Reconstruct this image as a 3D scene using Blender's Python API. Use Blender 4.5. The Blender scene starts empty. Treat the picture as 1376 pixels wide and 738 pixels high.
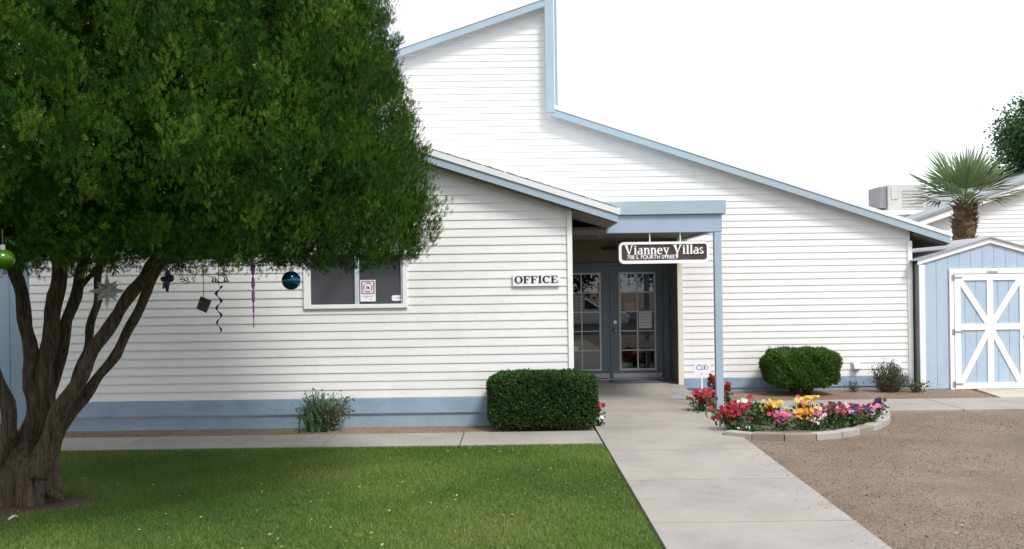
import bpy, math, random
import numpy as np
from mathutils import Vector, Matrix

random.seed(7)
rng = np.random.default_rng(11)
scene = bpy.context.scene
COL = scene.collection
F = 1400.0
ROLL = 0.014
CC, SS = math.cos(ROLL), math.sin(ROLL)
EYE = 1.875


def at(px, py, Y):
    """photo point -> (X, Z) on the vertical plane at distance Y"""
    u, v = px - 688.0, py - 369.0
    x = u * CC - v * SS - 2.0
    y = u * SS + v * CC - 18.0
    return x * Y / F, EYE - y * Y / F


# ------------------------------------------------------------------ materials
def new_mat(name):
    m = bpy.data.materials.new(name)
    m.use_nodes = True
    nt = m.node_tree
    b = nt.nodes['Principled BSDF']
    return m, nt, b


def N(nt, t, **kw):
    n = nt.nodes.new(t)
    for k, v in kw.items():
        setattr(n, k, v)
    return n


def rgba(c):
    return (c[0], c[1], c[2], 1.0)


def ramp(nt, fac, stops):
    r = N(nt, 'ShaderNodeValToRGB')
    els = r.color_ramp.elements
    while len(els) > 1:
        els.remove(els[-1])
    els[0].position = stops[0][0]
    els[0].color = rgba(stops[0][1])
    for p, c in stops[1:]:
        e = els.new(p)
        e.color = rgba(c)
    nt.links.new(fac, r.inputs['Fac'])
    return r.outputs['Color']


def mul(c, k):
    return (min(1, c[0] * k), min(1, c[1] * k), min(1, c[2] * k))


def noise(nt, scale, detail=4, rough=0.55, vec=None, dist=0.0):
    n = N(nt, 'ShaderNodeTexNoise')
    n.inputs['Scale'].default_value = scale
    n.inputs['Detail'].default_value = detail
    n.inputs['Roughness'].default_value = rough
    n.inputs['Distortion'].default_value = dist
    if vec is not None:
        nt.links.new(vec, n.inputs['Vector'])
    return n.outputs['Fac']


def objvec(nt, scale=(1, 1, 1)):
    tc = N(nt, 'ShaderNodeTexCoord')
    mp = N(nt, 'ShaderNodeMapping')
    mp.inputs['Scale'].default_value = scale
    nt.links.new(tc.outputs['Object'], mp.inputs['Vector'])
    return mp.outputs['Vector']


def bump(nt, b, h, strength=0.3, dist=0.01):
    bp = N(nt, 'ShaderNodeBump')
    bp.inputs['Strength'].default_value = strength
    bp.inputs['Distance'].default_value = dist
    nt.links.new(h, bp.inputs['Height'])
    nt.links.new(bp.outputs['Normal'], b.inputs['Normal'])


def paint(name, c, rough=0.55, var=0.08, scale=3.0, stretch=(1, 1, 1), fine=0.0, bstr=0.06):
    """painted surface with faint wear and blotches"""
    m, nt, b = new_mat(name)
    v = objvec(nt, stretch)
    f = noise(nt, scale, 6, 0.6, v)
    col = ramp(nt, f, [(0.25, mul(c, 1 - var)), (0.55, c), (0.8, mul(c, 1 + var * 0.5))])
    nt.links.new(col, b.inputs['Base Color'])
    b.inputs['Roughness'].default_value = rough
    bump(nt, b, noise(nt, 60, 3, 0.6, v), bstr, 0.004)
    return m


def plain(name, c, rough=0.5, metal=0.0):
    m, nt, b = new_mat(name)
    b.inputs['Base Color'].default_value = rgba(c)
    b.inputs['Roughness'].default_value = rough
    b.inputs['Metallic'].default_value = metal
    return m


def siding_mat():
    m, nt, b = new_mat('white_siding')
    v = objvec(nt, (0.6, 0.6, 1.6))
    f = noise(nt, 2.2, 6, 0.65, v)
    col = ramp(nt, f, [(0.28, (0.685, 0.68, 0.66)), (0.5, (0.73, 0.727, 0.71)), (0.75, (0.755, 0.752, 0.74))])
    # faint rain streaks / dust blotches
    v2 = objvec(nt, (5, 5, 0.5))
    g = noise(nt, 1.5, 5, 0.7, v2)
    st = ramp(nt, g, [(0.0, (0.9, 0.89, 0.87)), (0.42, (0.965, 0.96, 0.95)), (0.6, (1, 1, 1))])
    mx = N(nt, 'ShaderNodeMix', data_type='RGBA', blend_type='MULTIPLY')
    mx.inputs[0].default_value = 0.5
    nt.links.new(col, mx.inputs[6])
    nt.links.new(st, mx.inputs[7])
    nt.links.new(mx.outputs[2], b.inputs['Base Color'])
    b.inputs['Roughness'].default_value = 0.5
    bump(nt, b, noise(nt, 9, 5, 0.6, objvec(nt, (0.5, 0.5, 12))), 0.12, 0.004)
    return m


def concrete(name, c, seed=0.0):
    m, nt, b = new_mat(name)
    v = objvec(nt)
    f1 = noise(nt, 1.1, 7, 0.62, v, 0.4)
    c1 = ramp(nt, f1, [(0.3, mul(c, 0.80)), (0.5, c), (0.68, mul(c, 1.1))])
    f2 = noise(nt, 150, 3, 0.7, v)
    c2 = ramp(nt, f2, [(0.3, (0.8, 0.8, 0.79)), (0.5, (1, 1, 1)), (0.75, (1.0, 0.99, 0.97))])
    f3 = noise(nt, 7, 5, 0.75, v)
    c3 = ramp(nt, f3, [(0.28, (0.80, 0.77, 0.73)), (0.45, (1, 1, 1))])
    m1 = N(nt, 'ShaderNodeMix', data_type='RGBA', blend_type='MULTIPLY')
    m1.inputs[0].default_value = 0.7
    nt.links.new(c1, m1.inputs[6]); nt.links.new(c2, m1.inputs[7])
    m2 = N(nt, 'ShaderNodeMix', data_type='RGBA', blend_type='MULTIPLY')
    m2.inputs[0].default_value = 0.55
    nt.links.new(m1.outputs[2], m2.inputs[6]); nt.links.new(c3, m2.inputs[7])
    f4 = noise(nt, 2.3, 8, 0.78, objvec(nt, (1.0, 0.6, 1)), 0.3)
    c4 = ramp(nt, f4, [(0.30, (0.66, 0.61, 0.56)), (0.40, (0.90, 0.88, 0.86)), (0.48, (1, 1, 1))])
    m3 = N(nt, 'ShaderNodeMix', data_type='RGBA', blend_type='MULTIPLY')
    m3.inputs[0].default_value = 0.32
    nt.links.new(m2.outputs[2], m3.inputs[6]); nt.links.new(c4, m3.inputs[7])
    # scattered dark specks: grit, gum, leaf stains
    vo = N(nt, 'ShaderNodeTexVoronoi'); vo.inputs['Scale'].default_value = 5.0
    nt.links.new(v, vo.inputs['Vector'])
    c5 = ramp(nt, vo.outputs['Distance'], [(0.0, (0.5, 0.47, 0.44)), (0.045, (0.6, 0.57, 0.54)), (0.075, (1, 1, 1))])
    m4 = N(nt, 'ShaderNodeMix', data_type='RGBA', blend_type='MULTIPLY')
    m4.inputs[0].default_value = 0.5
    nt.links.new(m3.outputs[2], m4.inputs[6]); nt.links.new(c5, m4.inputs[7])
    nt.links.new(m4.outputs[2], b.inputs['Base Color'])
    b.inputs['Roughness'].default_value = 0.85
    bump(nt, b, noise(nt, 110, 4, 0.7, v), 0.25, 0.004)
    return m


def dirt(name, c, lo=0.6, hi=1.3, sc=85.0, bd=0.012):
    m, nt, b = new_mat(name)
    v = objvec(nt)
    f1 = noise(nt, 0.7, 6, 0.6, v, 0.3)
    c1 = ramp(nt, f1, [(0.32, mul(c, 0.72)), (0.5, c), (0.66, (min(1, c[0] * 1.2), min(1, c[1] * 1.25), min(1, c[2] * 1.36)))])
    vo = N(nt, 'ShaderNodeTexVoronoi')
    vo.inputs['Scale'].default_value = sc
    nt.links.new(v, vo.inputs['Vector'])
    sep = N(nt, 'ShaderNodeSeparateColor')
    nt.links.new(vo.outputs['Color'], sep.inputs['Color'])
    c2 = ramp(nt, sep.outputs[0], [(0.0, (lo, lo * 0.97, lo * 0.93)), (0.45, (0.92, 0.91, 0.9)), (0.8, (1.0, 1.0, 1.0)), (1.0, (hi, hi, hi))])
    f3 = noise(nt, 260, 2, 0.6, v)
    c3 = ramp(nt, f3, [(0.3, (0.72, 0.7, 0.68)), (0.55, (1, 1, 1))])
    m1 = N(nt, 'ShaderNodeMix', data_type='RGBA', blend_type='MULTIPLY')
    m1.inputs[0].default_value = 1.0
    nt.links.new(c1, m1.inputs[6]); nt.links.new(c2, m1.inputs[7])
    m2 = N(nt, 'ShaderNodeMix', data_type='RGBA', blend_type='MULTIPLY')
    m2.inputs[0].default_value = 0.8
    nt.links.new(m1.outputs[2], m2.inputs[6]); nt.links.new(c3, m2.inputs[7])
    nt.links.new(m2.outputs[2], b.inputs['Base Color'])
    b.inputs['Roughness'].default_value = 0.95
    bump(nt, b, vo.outputs['Distance'], 0.7, bd)
    return m


def leaf(name, stops, rough=0.5, trans=0.25, attr=True, spec=0.15):
    """leaf colours picked per leaf, varied by clump through the 'tint' attribute"""
    m, nt, b = new_mat(name)
    geo = N(nt, 'ShaderNodeNewGeometry')
    if attr:
        a = N(nt, 'ShaderNodeAttribute', attribute_name='tint')
        mm = N(nt, 'ShaderNodeMath', operation='MULTIPLY_ADD')
        nt.links.new(geo.outputs['Random Per Island'], mm.inputs[0])
        mm.inputs[1].default_value = 0.45
        sc = N(nt, 'ShaderNodeMath', operation='MULTIPLY')
        nt.links.new(a.outputs['Fac'], sc.inputs[0])
        sc.inputs[1].default_value = 0.55
        nt.links.new(sc.outputs[0], mm.inputs[2])
        fac = mm.outputs[0]
    else:
        fac = geo.outputs['Random Per Island']
    col = ramp(nt, fac, stops)
    nt.links.new(col, b.inputs['Base Color'])
    b.inputs['Roughness'].default_value = rough
    b.inputs['Specular IOR Level'].default_value = spec
    tr = N(nt, 'ShaderNodeBsdfTranslucent')
    nt.links.new(col, tr.inputs['Color'])
    mix = N(nt, 'ShaderNodeMixShader')
    mix.inputs[0].default_value = trans
    out = nt.nodes['Material Output']
    nt.links.new(b.outputs[0], mix.inputs[1])
    nt.links.new(tr.outputs[0], mix.inputs[2])
    nt.links.new(mix.outputs[0], out.inputs['Surface'])
    return m


def bark(name, c0, c1, sc=(14, 14, 2.0)):
    m, nt, b = new_mat(name)
    v = objvec(nt, sc)
    f = noise(nt, 1.6, 8, 0.7, v, 0.6)
    col = ramp(nt, f, [(0.34, c0), (0.52, tuple(a + (d - a) * 0.4 for a, d in zip(c0, c1))), (0.70, c1)])
    nt.links.new(col, b.inputs['Base Color'])
    b.inputs['Roughness'].default_value = 0.9
    bump(nt, b, f, 0.9, 0.03)
    return m


def glass(name, tint, opacity, rough=0.02, ior=1.6):
    """window pane: clear reflections over a tinted see-through body"""
    m, nt, b = new_mat(name)
    nt.nodes.remove(b)
    out = nt.nodes['Material Output']
    g = N(nt, 'ShaderNodeBsdfGlossy')
    g.inputs['Roughness'].default_value = rough
    g.inputs['Color'].default_value = (0.9, 0.93, 0.95, 1)
    t = N(nt, 'ShaderNodeBsdfTransparent')
    t.inputs['Color'].default_value = rgba(tint)
    d = N(nt, 'ShaderNodeBsdfDiffuse')
    d.inputs['Color'].default_value = (0.055, 0.06, 0.065, 1)
    m0 = N(nt, 'ShaderNodeMixShader')
    m0.inputs[0].default_value = opacity
    nt.links.new(t.outputs[0], m0.inputs[1]); nt.links.new(d.outputs[0], m0.inputs[2])
    fr = N(nt, 'ShaderNodeFresnel')
    fr.inputs['IOR'].default_value = ior
    m1 = N(nt, 'ShaderNodeMixShader')
    nt.links.new(fr.outputs[0], m1.inputs[0])
    nt.links.new(m0.outputs[0], m1.inputs[1]); nt.links.new(g.outputs[0], m1.inputs[2])
    nt.links.new(m1.outputs[0], out.inputs['Surface'])
    return m


M = {}
M['siding'] = siding_mat()
M['trim'] = paint('white_trim', (0.80, 0.80, 0.79), 0.5, 0.06)
M['outlet'] = paint('outlet_plastic', (0.62, 0.68, 0.72), 0.4, 0.05)
M['trim_cream'] = paint('cream_trim', (0.66, 0.64, 0.52), 0.55, 0.08)
M['blue'] = paint('blue_paint', (0.31, 0.40, 0.50), 0.55, 0.10, 2.5)
M['blue_skirt'] = paint('blue_skirt_paint', (0.25, 0.345, 0.455), 0.65, 0.2, 2.6, (1, 1, 2))
M['blue_found'] = paint('blue_masonry', (0.26, 0.345, 0.43), 0.85, 0.15, 4.0, (1, 1, 1), 0, 0.5)
M['fascia'] = paint('fascia_blue', (0.31, 0.40, 0.46), 0.5, 0.08, 2.0)
M['roof_edge'] = paint('roof_edge_white', (0.68, 0.70, 0.71), 0.6, 0.06)
M['shingle'] = paint('grey_shingle', (0.30, 0.31, 0.33), 0.9, 0.3, 40, (1, 1, 1), 0, 0.8)
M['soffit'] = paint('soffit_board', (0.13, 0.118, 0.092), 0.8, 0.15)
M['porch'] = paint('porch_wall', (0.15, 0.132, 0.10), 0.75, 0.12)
M['door'] = paint('slate_door_paint', (0.105, 0.137, 0.165), 0.4, 0.08)
M['door_edge'] = paint('glazing_bead', (0.50, 0.50, 0.47), 0.5, 0.08)
M['kick'] = plain('kick_plate', (0.42, 0.43, 0.44), 0.35, 0.6)
M['brass'] = plain('satin_metal', (0.62, 0.58, 0.5), 0.28, 1.0)
M['steel'] = plain('galvanised', (0.36, 0.37, 0.39), 0.45, 0.7)
M['door_glass'] = glass('door_glass', (0.40, 0.42, 0.44), 0.04, 0.004, 1.95)
M['screen_glass'] = glass('screened_pane', (0.35, 0.36, 0.38), 0.9, 0.12)
M['alu'] = paint('window_metal', (0.50, 0.55, 0.60), 0.4, 0.05)
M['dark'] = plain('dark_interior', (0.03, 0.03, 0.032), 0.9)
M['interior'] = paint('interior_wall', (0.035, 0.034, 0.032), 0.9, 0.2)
M['concrete'] = concrete('walk_concrete', (0.312, 0.286, 0.264))
M['concrete2'] = concrete('side_concrete', (0.30, 0.278, 0.252))
M['apron'] = concrete('apron_concrete', (0.46, 0.41, 0.36))
M['gravel'] = dirt('gravel_ground', (0.225, 0.168, 0.120), 0.45, 1.5, 120.0)
M['mulch'] = dirt('dry_dirt', (0.25, 0.175, 0.115), 0.5, 1.4, 80.0)
M['soil'] = dirt('bed_soil', (0.16, 0.125, 0.09), 0.5, 1.3, 60.0)
M['tree_soil'] = dirt('tree_soil', (0.10, 0.062, 0.042), 0.5, 1.4, 70.0)
M['turf'] = dirt('turf_soil', (0.065, 0.095, 0.025), 0.6, 1.3, 90.0)
M['block_grey'] = concrete('block_pale', (0.34, 0.315, 0.29))
M['block_brown'] = concrete('block_brown', (0.25, 0.20, 0.165))
M['bark'] = bark('cypress_bark', (0.010, 0.008, 0.005), (0.19, 0.138, 0.092), (20, 20, 1.8))
M['twig'] = plain('twig_brown', (0.08, 0.055, 0.035), 0.9)
M['palm_bark'] = bark('palm_bark', (0.06, 0.035, 0.018), (0.30, 0.19, 0.105), (8, 8, 8))
M['cypress'] = leaf('cypress_leaf', [(0.0, (0.007, 0.020, 0.003)), (0.28, (0.016, 0.044, 0.006)), (0.55, (0.038, 0.088, 0.011)), (0.82, (0.088, 0.148, 0.016)), (1.0, (0.15, 0.17, 0.035))], 0.75, 0.05, spec=0.05)
M['grass'] = leaf('grass_blade', [(0.0, (0.052, 0.106, 0.020)), (0.4, (0.108, 0.192, 0.037)), (0.75, (0.190, 0.262, 0.060)), (0.93, (0.28, 0.295, 0.105)), (1.0, (0.30, 0.27, 0.13))], 0.6, 0.3, spec=0.1)
M['hedge'] = leaf('hedge_leaf', [(0.0, (0.016, 0.036, 0.012)), (0.4, (0.030, 0.064, 0.019)), (0.75, (0.052, 0.100, 0.026)), (1.0, (0.09, 0.135, 0.04))], 0.65, 0.15, spec=0.1)
M['bush'] = leaf('bush_leaf', [(0.0, (0.024, 0.058, 0.012)), (0.4, (0.052, 0.110, 0.020)), (0.75, (0.092, 0.165, 0.030)), (1.0, (0.15, 0.215, 0.045))], 0.65, 0.18, spec=0.1)
M['sage'] = leaf('sage_leaf', [(0.0, (0.045, 0.058, 0.040)), (0.5, (0.085, 0.10, 0.072)), (1.0, (0.17, 0.18, 0.13))], 0.7, 0.15)
M['strap'] = leaf('strap_leaf', [(0.0, (0.032, 0.065, 0.035)), (0.5, (0.075, 0.125, 0.065)), (1.0, (0.18, 0.24, 0.14))], 0.5, 0.15)
M['palm'] = leaf('palm_leaf', [(0.0, (0.10, 0.145, 0.065)), (0.5, (0.19, 0.25, 0.115)), (1.0, (0.34, 0.39, 0.22))], 0.5, 0.15)
M['broad'] = leaf('broad_leaf', [(0.0, (0.02, 0.045, 0.018)), (0.5, (0.04, 0.08, 0.028)), (1.0, (0.08, 0.13, 0.045))], 0.45, 0.2)
M['flower_leaf'] = leaf('bedding_leaf', [(0.0, (0.02, 0.055, 0.02)), (0.5, (0.045, 0.10, 0.03)), (1.0, (0.10, 0.17, 0.06))], 0.5, 0.2)
M['dry_leaf'] = leaf('dry_leaf', [(0.0, (0.16, 0.09, 0.04)), (0.5, (0.30, 0.24, 0.09)), (1.0, (0.50, 0.45, 0.30))], 0.7, 0.2, False)
M['pebble'] = leaf('pebble', [(0.0, (0.09, 0.066, 0.046)), (0.4, (0.20, 0.15, 0.108)), (0.85, (0.28, 0.23, 0.18)), (1.0, (0.50, 0.46, 0.42))], 0.9, 0.0, False)
M['black'] = plain('black_ink', (0.012, 0.013, 0.022), 0.5)
M['navy'] = plain('navy_letter', (0.012, 0.014, 0.03), 0.5)
M['sign_white'] = paint('sign_white', (0.80, 0.81, 0.84), 0.45, 0.03)
M['wood_sign'] = bark('sign_wood', (0.035, 0.027, 0.022), (0.115, 0.078, 0.055), (3, 8, 14))
M['letter_white'] = plain('letter_white', (0.84, 0.85, 0.86), 0.5)
M['paper'] = plain('notice_paper', (0.62, 0.62, 0.60), 0.8)
M['paper_dim'] = plain('notice_paper_dim', (0.20, 0.18, 0.17), 0.8)
M['pink_paper'] = plain('pink_paper', (0.36, 0.24, 0.22), 0.8)
M['ink_grey'] = plain('ink_grey', (0.32, 0.34, 0.42), 0.7)
M['sign_red'] = plain('sign_red', (0.45, 0.20, 0.22), 0.6)
M['purple_ink'] = plain('purple_ink', (0.13, 0.07, 0.22), 0.6)
M['mat_rubber'] = paint('door_mat', (0.085, 0.105, 0.13), 0.95, 0.2, 60)
M['string'] = plain('string', (0.05, 0.05, 0.05), 0.8)
M['blue_ball'] = plain('blue_ball', (0.015, 0.10, 0.16), 0.08, 0.85)
M['green_ball'] = plain('green_ball', (0.05, 0.13, 0.008), 0.2, 0.4)
M['star'] = plain('star_plastic', (0.50, 0.50, 0.55), 0.5)
M['purple'] = plain('purple_foil', (0.30, 0.06, 0.30), 0.35, 0.2)
M['violet_dark'] = plain('dark_violet', (0.035, 0.02, 0.07), 0.5)
M['orn_black'] = plain('ornament_black', (0.02, 0.017, 0.02), 0.6)
M['shed_blue'] = paint('shed_blue', (0.37, 0.465, 0.57), 0.65, 0.10, 3.0, (2, 2, 0.6))
M['outbuilding'] = paint('outbuilding_blue', (0.20, 0.285, 0.36), 0.65, 0.1, 2.0, (2, 2, 0.5))
M['shed_side'] = paint('shed_side', (0.24, 0.26, 0.26), 0.7, 0.1)
M['shed_roof'] = paint('shed_roof', (0.34, 0.35, 0.37), 0.9, 0.2, 30, (1, 1, 1), 0, 0.6)
M['asphalt'] = dirt('asphalt', (0.05, 0.05, 0.052), 0.6, 1.3, 80.0)
M['car_white'] = plain('car_white', (0.75, 0.76, 0.78), 0.25)
M['ac'] = paint('ac_metal', (0.47, 0.46, 0.43), 0.5, 0.08)
M['ac_dark'] = paint('ac_louvre', (0.20, 0.20, 0.20), 0.6, 0.1)
M['far_roof'] = paint('far_roof', (0.30, 0.31, 0.33), 0.9, 0.15, 10)
M['white_wall'] = paint('far_white_wall', (0.76, 0.76, 0.75), 0.6, 0.04)


# ------------------------------------------------------------------ mesh building
ORIGIN = {}


def origin(o):
    return ORIGIN.get(o.name, Vector((0, 0, 0))) if o else Vector((0, 0, 0))


def tag(o, label=None, cat=None, group=None, kind=None):
    if label: o['label'] = label
    if cat: o['category'] = cat
    if group: o['group'] = group
    if kind: o['kind'] = kind
    return o


def thing(name, label, cat, loc=(0, 0, 0), group=None):
    o = bpy.data.objects.new(name, None)
    o.empty_display_size = 0.2
    COL.objects.link(o)
    o.location = loc
    ORIGIN[o.name] = Vector(loc)
    return tag(o, label, cat, group)


def link_mesh(name, me, mats, parent=None):
    o = bpy.data.objects.new(name, me)
    COL.objects.link(o)
    for m in (mats if isinstance(mats, (list, tuple)) else [mats]):
        me.materials.append(m)
    if parent:
        o.parent = parent
        ORIGIN[o.name] = origin(parent)
    return o


class MB:
    def __init__(self):
        self.v, self.f, self.mi = [], [], []

    def face(self, pts, m=0):
        i = len(self.v)
        self.v += [tuple(p) for p in pts]
        self.f.append(tuple(range(i, i + len(pts))))
        self.mi.append(m)

    def add(self, vs, fs, m=0):
        i = len(self.v)
        self.v += [tuple(p) for p in vs]
        for f in fs:
            self.f.append(tuple(i + k for k in f))
            self.mi.append(m)

    def box(self, x0, x1, y0, y1, z0, z1, m=0):
        vs = [(x0, y0, z0), (x1, y0, z0), (x1, y1, z0), (x0, y1, z0), (x0, y0, z1), (x1, y0, z1), (x1, y1, z1), (x0, y1, z1)]
        self.add(vs, [(0, 3, 2, 1), (4, 5, 6, 7), (0, 1, 5, 4), (1, 2, 6, 5), (2, 3, 7, 6), (3, 0, 4, 7)], m)
        return self

    def prism(self, poly, y0, y1, m=0):
        """XZ outline pushed from y0 (front) to y1"""
        n = len(poly)
        vs = [(x, y0, z) for x, z in poly] + [(x, y1, z) for x, z in poly]
        fs = [tuple(range(n)), tuple(range(2 * n - 1, n - 1, -1))]
        fs += [(i, n + i, n + (i + 1) % n, (i + 1) % n) for i in range(n)]
        self.add(vs, fs, m)
        return self

    def prism_z(self, poly, z0, z1, m=0):
        n = len(poly)
        vs = [(x, y, z0) for x, y in poly] + [(x, y, z1) for x, y in poly]
        fs = [tuple(range(n - 1, -1, -1)), tuple(range(n, 2 * n))]
        fs += [(i, (i + 1) % n, n + (i + 1) % n, n + i) for i in range(n)]
        self.add(vs, fs, m)
        return self

    def tube(self, pts, rads, n=8, m=0, cap=True, rough=0.0):
        pts = [Vector(p) for p in pts]
        if not isinstance(rads, (list, tuple)): rads = [rads] * len(pts)
        base = len(self.v)
        t0 = (pts[1] - pts[0]).normalized()
        ref = Vector((1, 0, 0)) if abs(t0.x) < 0.8 else Vector((0, 1, 0))
        a = t0.cross(ref).normalized()
        for i, p in enumerate(pts):
            t = (pts[min(i + 1, len(pts) - 1)] - pts[max(i - 1, 0)]).normalized()
            a = (a - t * a.dot(t)).normalized()
            b = t.cross(a)
            for k in range(n):
                an = 2 * math.pi * k / n
                r = rads[i] * (1 + rough * random.uniform(-1, 1))
                self.v.append(tuple(p + (a * math.cos(an) + b * math.sin(an)) * r))
        for i in range(len(pts) - 1):
            for k in range(n):
                self.f.append((base + i * n + k, base + i * n + (k + 1) % n, base + (i + 1) * n + (k + 1) % n, base + (i + 1) * n + k))
                self.mi.append(m)
        if cap:
            self.f.append(tuple(base + k for k in range(n - 1, -1, -1))); self.mi.append(m)
            e = base + (len(pts) - 1) * n
            self.f.append(tuple(e + k for k in range(n))); self.mi.append(m)
        return self

    def ball(self, c, r, nu=20, nv=12, sz=1.0, m=0):
        vs, fs = [], []
        for j in range(nv + 1):
            th = math.pi * j / nv
            for i in range(nu):
                ph = 2 * math.pi * i / nu
                vs.append((c[0] + r * math.sin(th) * math.cos(ph), c[1] + r * math.sin(th) * math.sin(ph), c[2] + r * sz * math.cos(th)))
        for j in range(nv):
            for i in range(nu):
                fs.append((j * nu + i, (j + 1) * nu + i, (j + 1) * nu + (i + 1) % nu, j * nu + (i + 1) % nu))
        self.add(vs, fs, m)
        return self

    def build(self, name, mats, parent=None, smooth=False, bevel=0.0, seg=1):
        o0 = origin(parent)
        me = bpy.data.meshes.new(name)
        me.from_pydata([(p[0] - o0.x, p[1] - o0.y, p[2] - o0.z) for p in self.v], [], self.f)
        me.polygons.foreach_set('material_index', self.mi)
        if smooth:
            me.polygons.foreach_set('use_smooth', [True] * len(self.f))
        me.update()
        o = link_mesh(name, me, mats, parent)
        if bevel:
            bm = o.modifiers.new('bevel', 'BEVEL')
            bm.width = bevel
            bm.segments = seg
            bm.limit_method = 'ANGLE'
        return o


def np_mesh(name, verts, quads, mats, parent=None, tint=None, tris=False, smooth=False, midx=None):
    """verts (n,3), quads (k,4 or 3) arrays; tint: one value per vertex"""
    o0 = origin(parent)
    verts = np.asarray(verts, dtype=np.float32) - np.array([o0.x, o0.y, o0.z], dtype=np.float32)
    k = quads.shape[1]
    me = bpy.data.meshes.new(name)
    me.vertices.add(len(verts))
    me.vertices.foreach_set('co', verts.ravel())
    me.loops.add(quads.size)
    me.loops.foreach_set('vertex_index', quads.astype(np.int32).ravel())
    me.polygons.add(len(quads))
    me.polygons.foreach_set('loop_start', np.arange(0, quads.size, k, dtype=np.int32))
    if midx is not None:
        me.polygons.foreach_set('material_index', midx.astype(np.int32))
    if tint is not None:
        a = me.attributes.new('tint', 'FLOAT', 'POINT')
        a.data.foreach_set('value', tint.astype(np.float32))
    me.update(calc_edges=True)
    return link_mesh(name, me, mats, parent)


def unit(a):
    return a / np.maximum(np.linalg.norm(a, axis=1, keepdims=True), 1e-6)


def stamp(template, pos, axis, normal, size, wid=None):
    """copies of a leaf template (m,b,3: blades of b corners, columns along/side/off) at many places -> verts, faces"""
    axis = unit(axis)
    side = unit(np.cross(normal, axis))
    nor = np.cross(axis, side)
    m, b, _ = template.shape
    T = template.reshape(-1, 3)
    wid = size if wid is None else wid
    V = (pos[:, None, :] + size[:, None, None] * T[None, :, 0:1] * axis[:, None, :]
         + wid[:, None, None] * T[None, :, 1:2] * side[:, None, :] + size[:, None, None] * T[None, :, 2:3] * nor[:, None, :])
    V = V.reshape(-1, 3)
    Q = np.arange(len(V)).reshape(-1, b)
    return V, Q, m * b


def blade(x0, y0, ang, L, w, z=0.0, lift=0.0):
    c, s = math.cos(ang), math.sin(ang)
    def P(u, v, zz): return (x0 + u * c - v * s, y0 + u * s + v * c, zz)
    return [P(0, 0, z), P(L * 0.45, -w, z + lift * 0.4), P(L, 0, z + lift), P(L * 0.45, w, z + lift * 0.4)]


SPRAY = np.array([
    blade(0.0, 0.0, 0.0, 1.0, 0.035),
    blade(0.12, 0, 0.62, 0.50, 0.045, 0.01, 0.08), blade(0.18, 0, -0.66, 0.50, 0.045, -0.01, -0.08),
    blade(0.38, 0, 0.55, 0.44, 0.042, 0.0, -0.08), blade(0.44, 0, -0.55, 0.42, 0.042, 0.0, 0.08),
    blade(0.62, 0, 0.48, 0.32, 0.038), blade(0.66, 0, -0.48, 0.32, 0.038)])
LEAF1 = np.array([[(0, 0, 0), (0.45, -0.28, 0.06), (1, 0, 0), (0.45, 0.28, 0.06)]])
LEAF_FOLD = np.array([[(0, 0, 0), (0.35, -0.3, 0.10), (1.0, 0, -0.04), (0.45, 0, 0)], [(0, 0, 0), (0.45, 0, 0), (1.0, 0, -0.04), (0.35, 0.3, 0.10)]])


# ------------------------------------------------------------------ camera, world, sun
cam_d = bpy.data.cameras.new('camera')
cam = bpy.data.objects.new('camera', cam_d)
COL.objects.link(cam)
cam_d.sensor_width = 36.0
cam_d.lens = 36.0 * F / 1376.0
cam_d.shift_x = -2.0 / 1376.0
cam_d.shift_y = 18.0 / 1376.0
cam_d.clip_end = 2000
cam.matrix_world = Matrix.Translation((0, 0, EYE)) @ Matrix.Rotation(math.radians(90), 4, 'X') @ Matrix.Rotation(-ROLL, 4, 'Z')
scene.camera = cam

SUN_EL, SUN_AZ = math.radians(52), math.radians(150)   # azimuth from +Y towards +X
w = bpy.data.worlds.new('World')
scene.world = w
w.use_nodes = True
nt = w.node_tree
bg = nt.nodes['Background']
sky = N(nt, 'ShaderNodeTexSky', sky_type='NISHITA')
sky.sun_disc = False
sky.sun_elevation = SUN_EL
sky.sun_rotation = SUN_AZ
sky.air_density = 1.0
sky.dust_density = 2.0
sky.ozone_density = 1.0
hs = N(nt, 'ShaderNodeHueSaturation')
hs.inputs['Saturation'].default_value = 0.22
nt.links.new(sky.outputs[0], hs.inputs['Color'])
veil = N(nt, 'ShaderNodeMix', data_type='RGBA')
veil.inputs[0].default_value = 0.72                      # thin even cloud in front of the clear sky
nt.links.new(hs.outputs[0], veil.inputs[6])
veil.inputs[7].default_value = (6.6, 6.9, 7.4, 1)
nt.links.new(veil.outputs[2], bg.inputs['Color'])
bg.inputs['Strength'].default_value = 0.125

sd = bpy.data.lights.new('sun', 'SUN')
sd.energy = 1.75
sd.angle = math.radians(14)
sd.color = (1.0, 0.97, 0.93)
so = bpy.data.objects.new('sun', sd)
COL.objects.link(so)
sdir = Vector((math.sin(SUN_AZ) * math.cos(SUN_EL), math.cos(SUN_AZ) * math.cos(SUN_EL), math.sin(SUN_EL)))
so.rotation_euler = (-sdir).to_track_quat('-Z', 'Y').to_euler()
so.location = (10, -20, 30)

vs_ = scene.view_settings
vs_.view_transform = 'Standard'
vs_.look = 'None'
vs_.gamma = 1.0
vs_.use_curve_mapping = False
vs_.exposure = 0.80

# ------------------------------------------------------------------ the ground
YM, YW = 18.2, 14.14          # main front wall, wing front wall
PL = 1.05                     # left edge of the entrance path


def path_right(Y):
    return 2.61 + (Y - 7.5) * 0.029


def path_z(Y):
    return 0.03 + 0.12 * min(1, max(0, (Y - 14.5) / 3.7))


g = MB()
g.face([(-300, -300, -0.03), (300, -300, -0.03), (300, 500, -0.03), (-300, 500, -0.03)])
tag(g.build('ground', M['gravel']), kind='structure')

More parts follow.
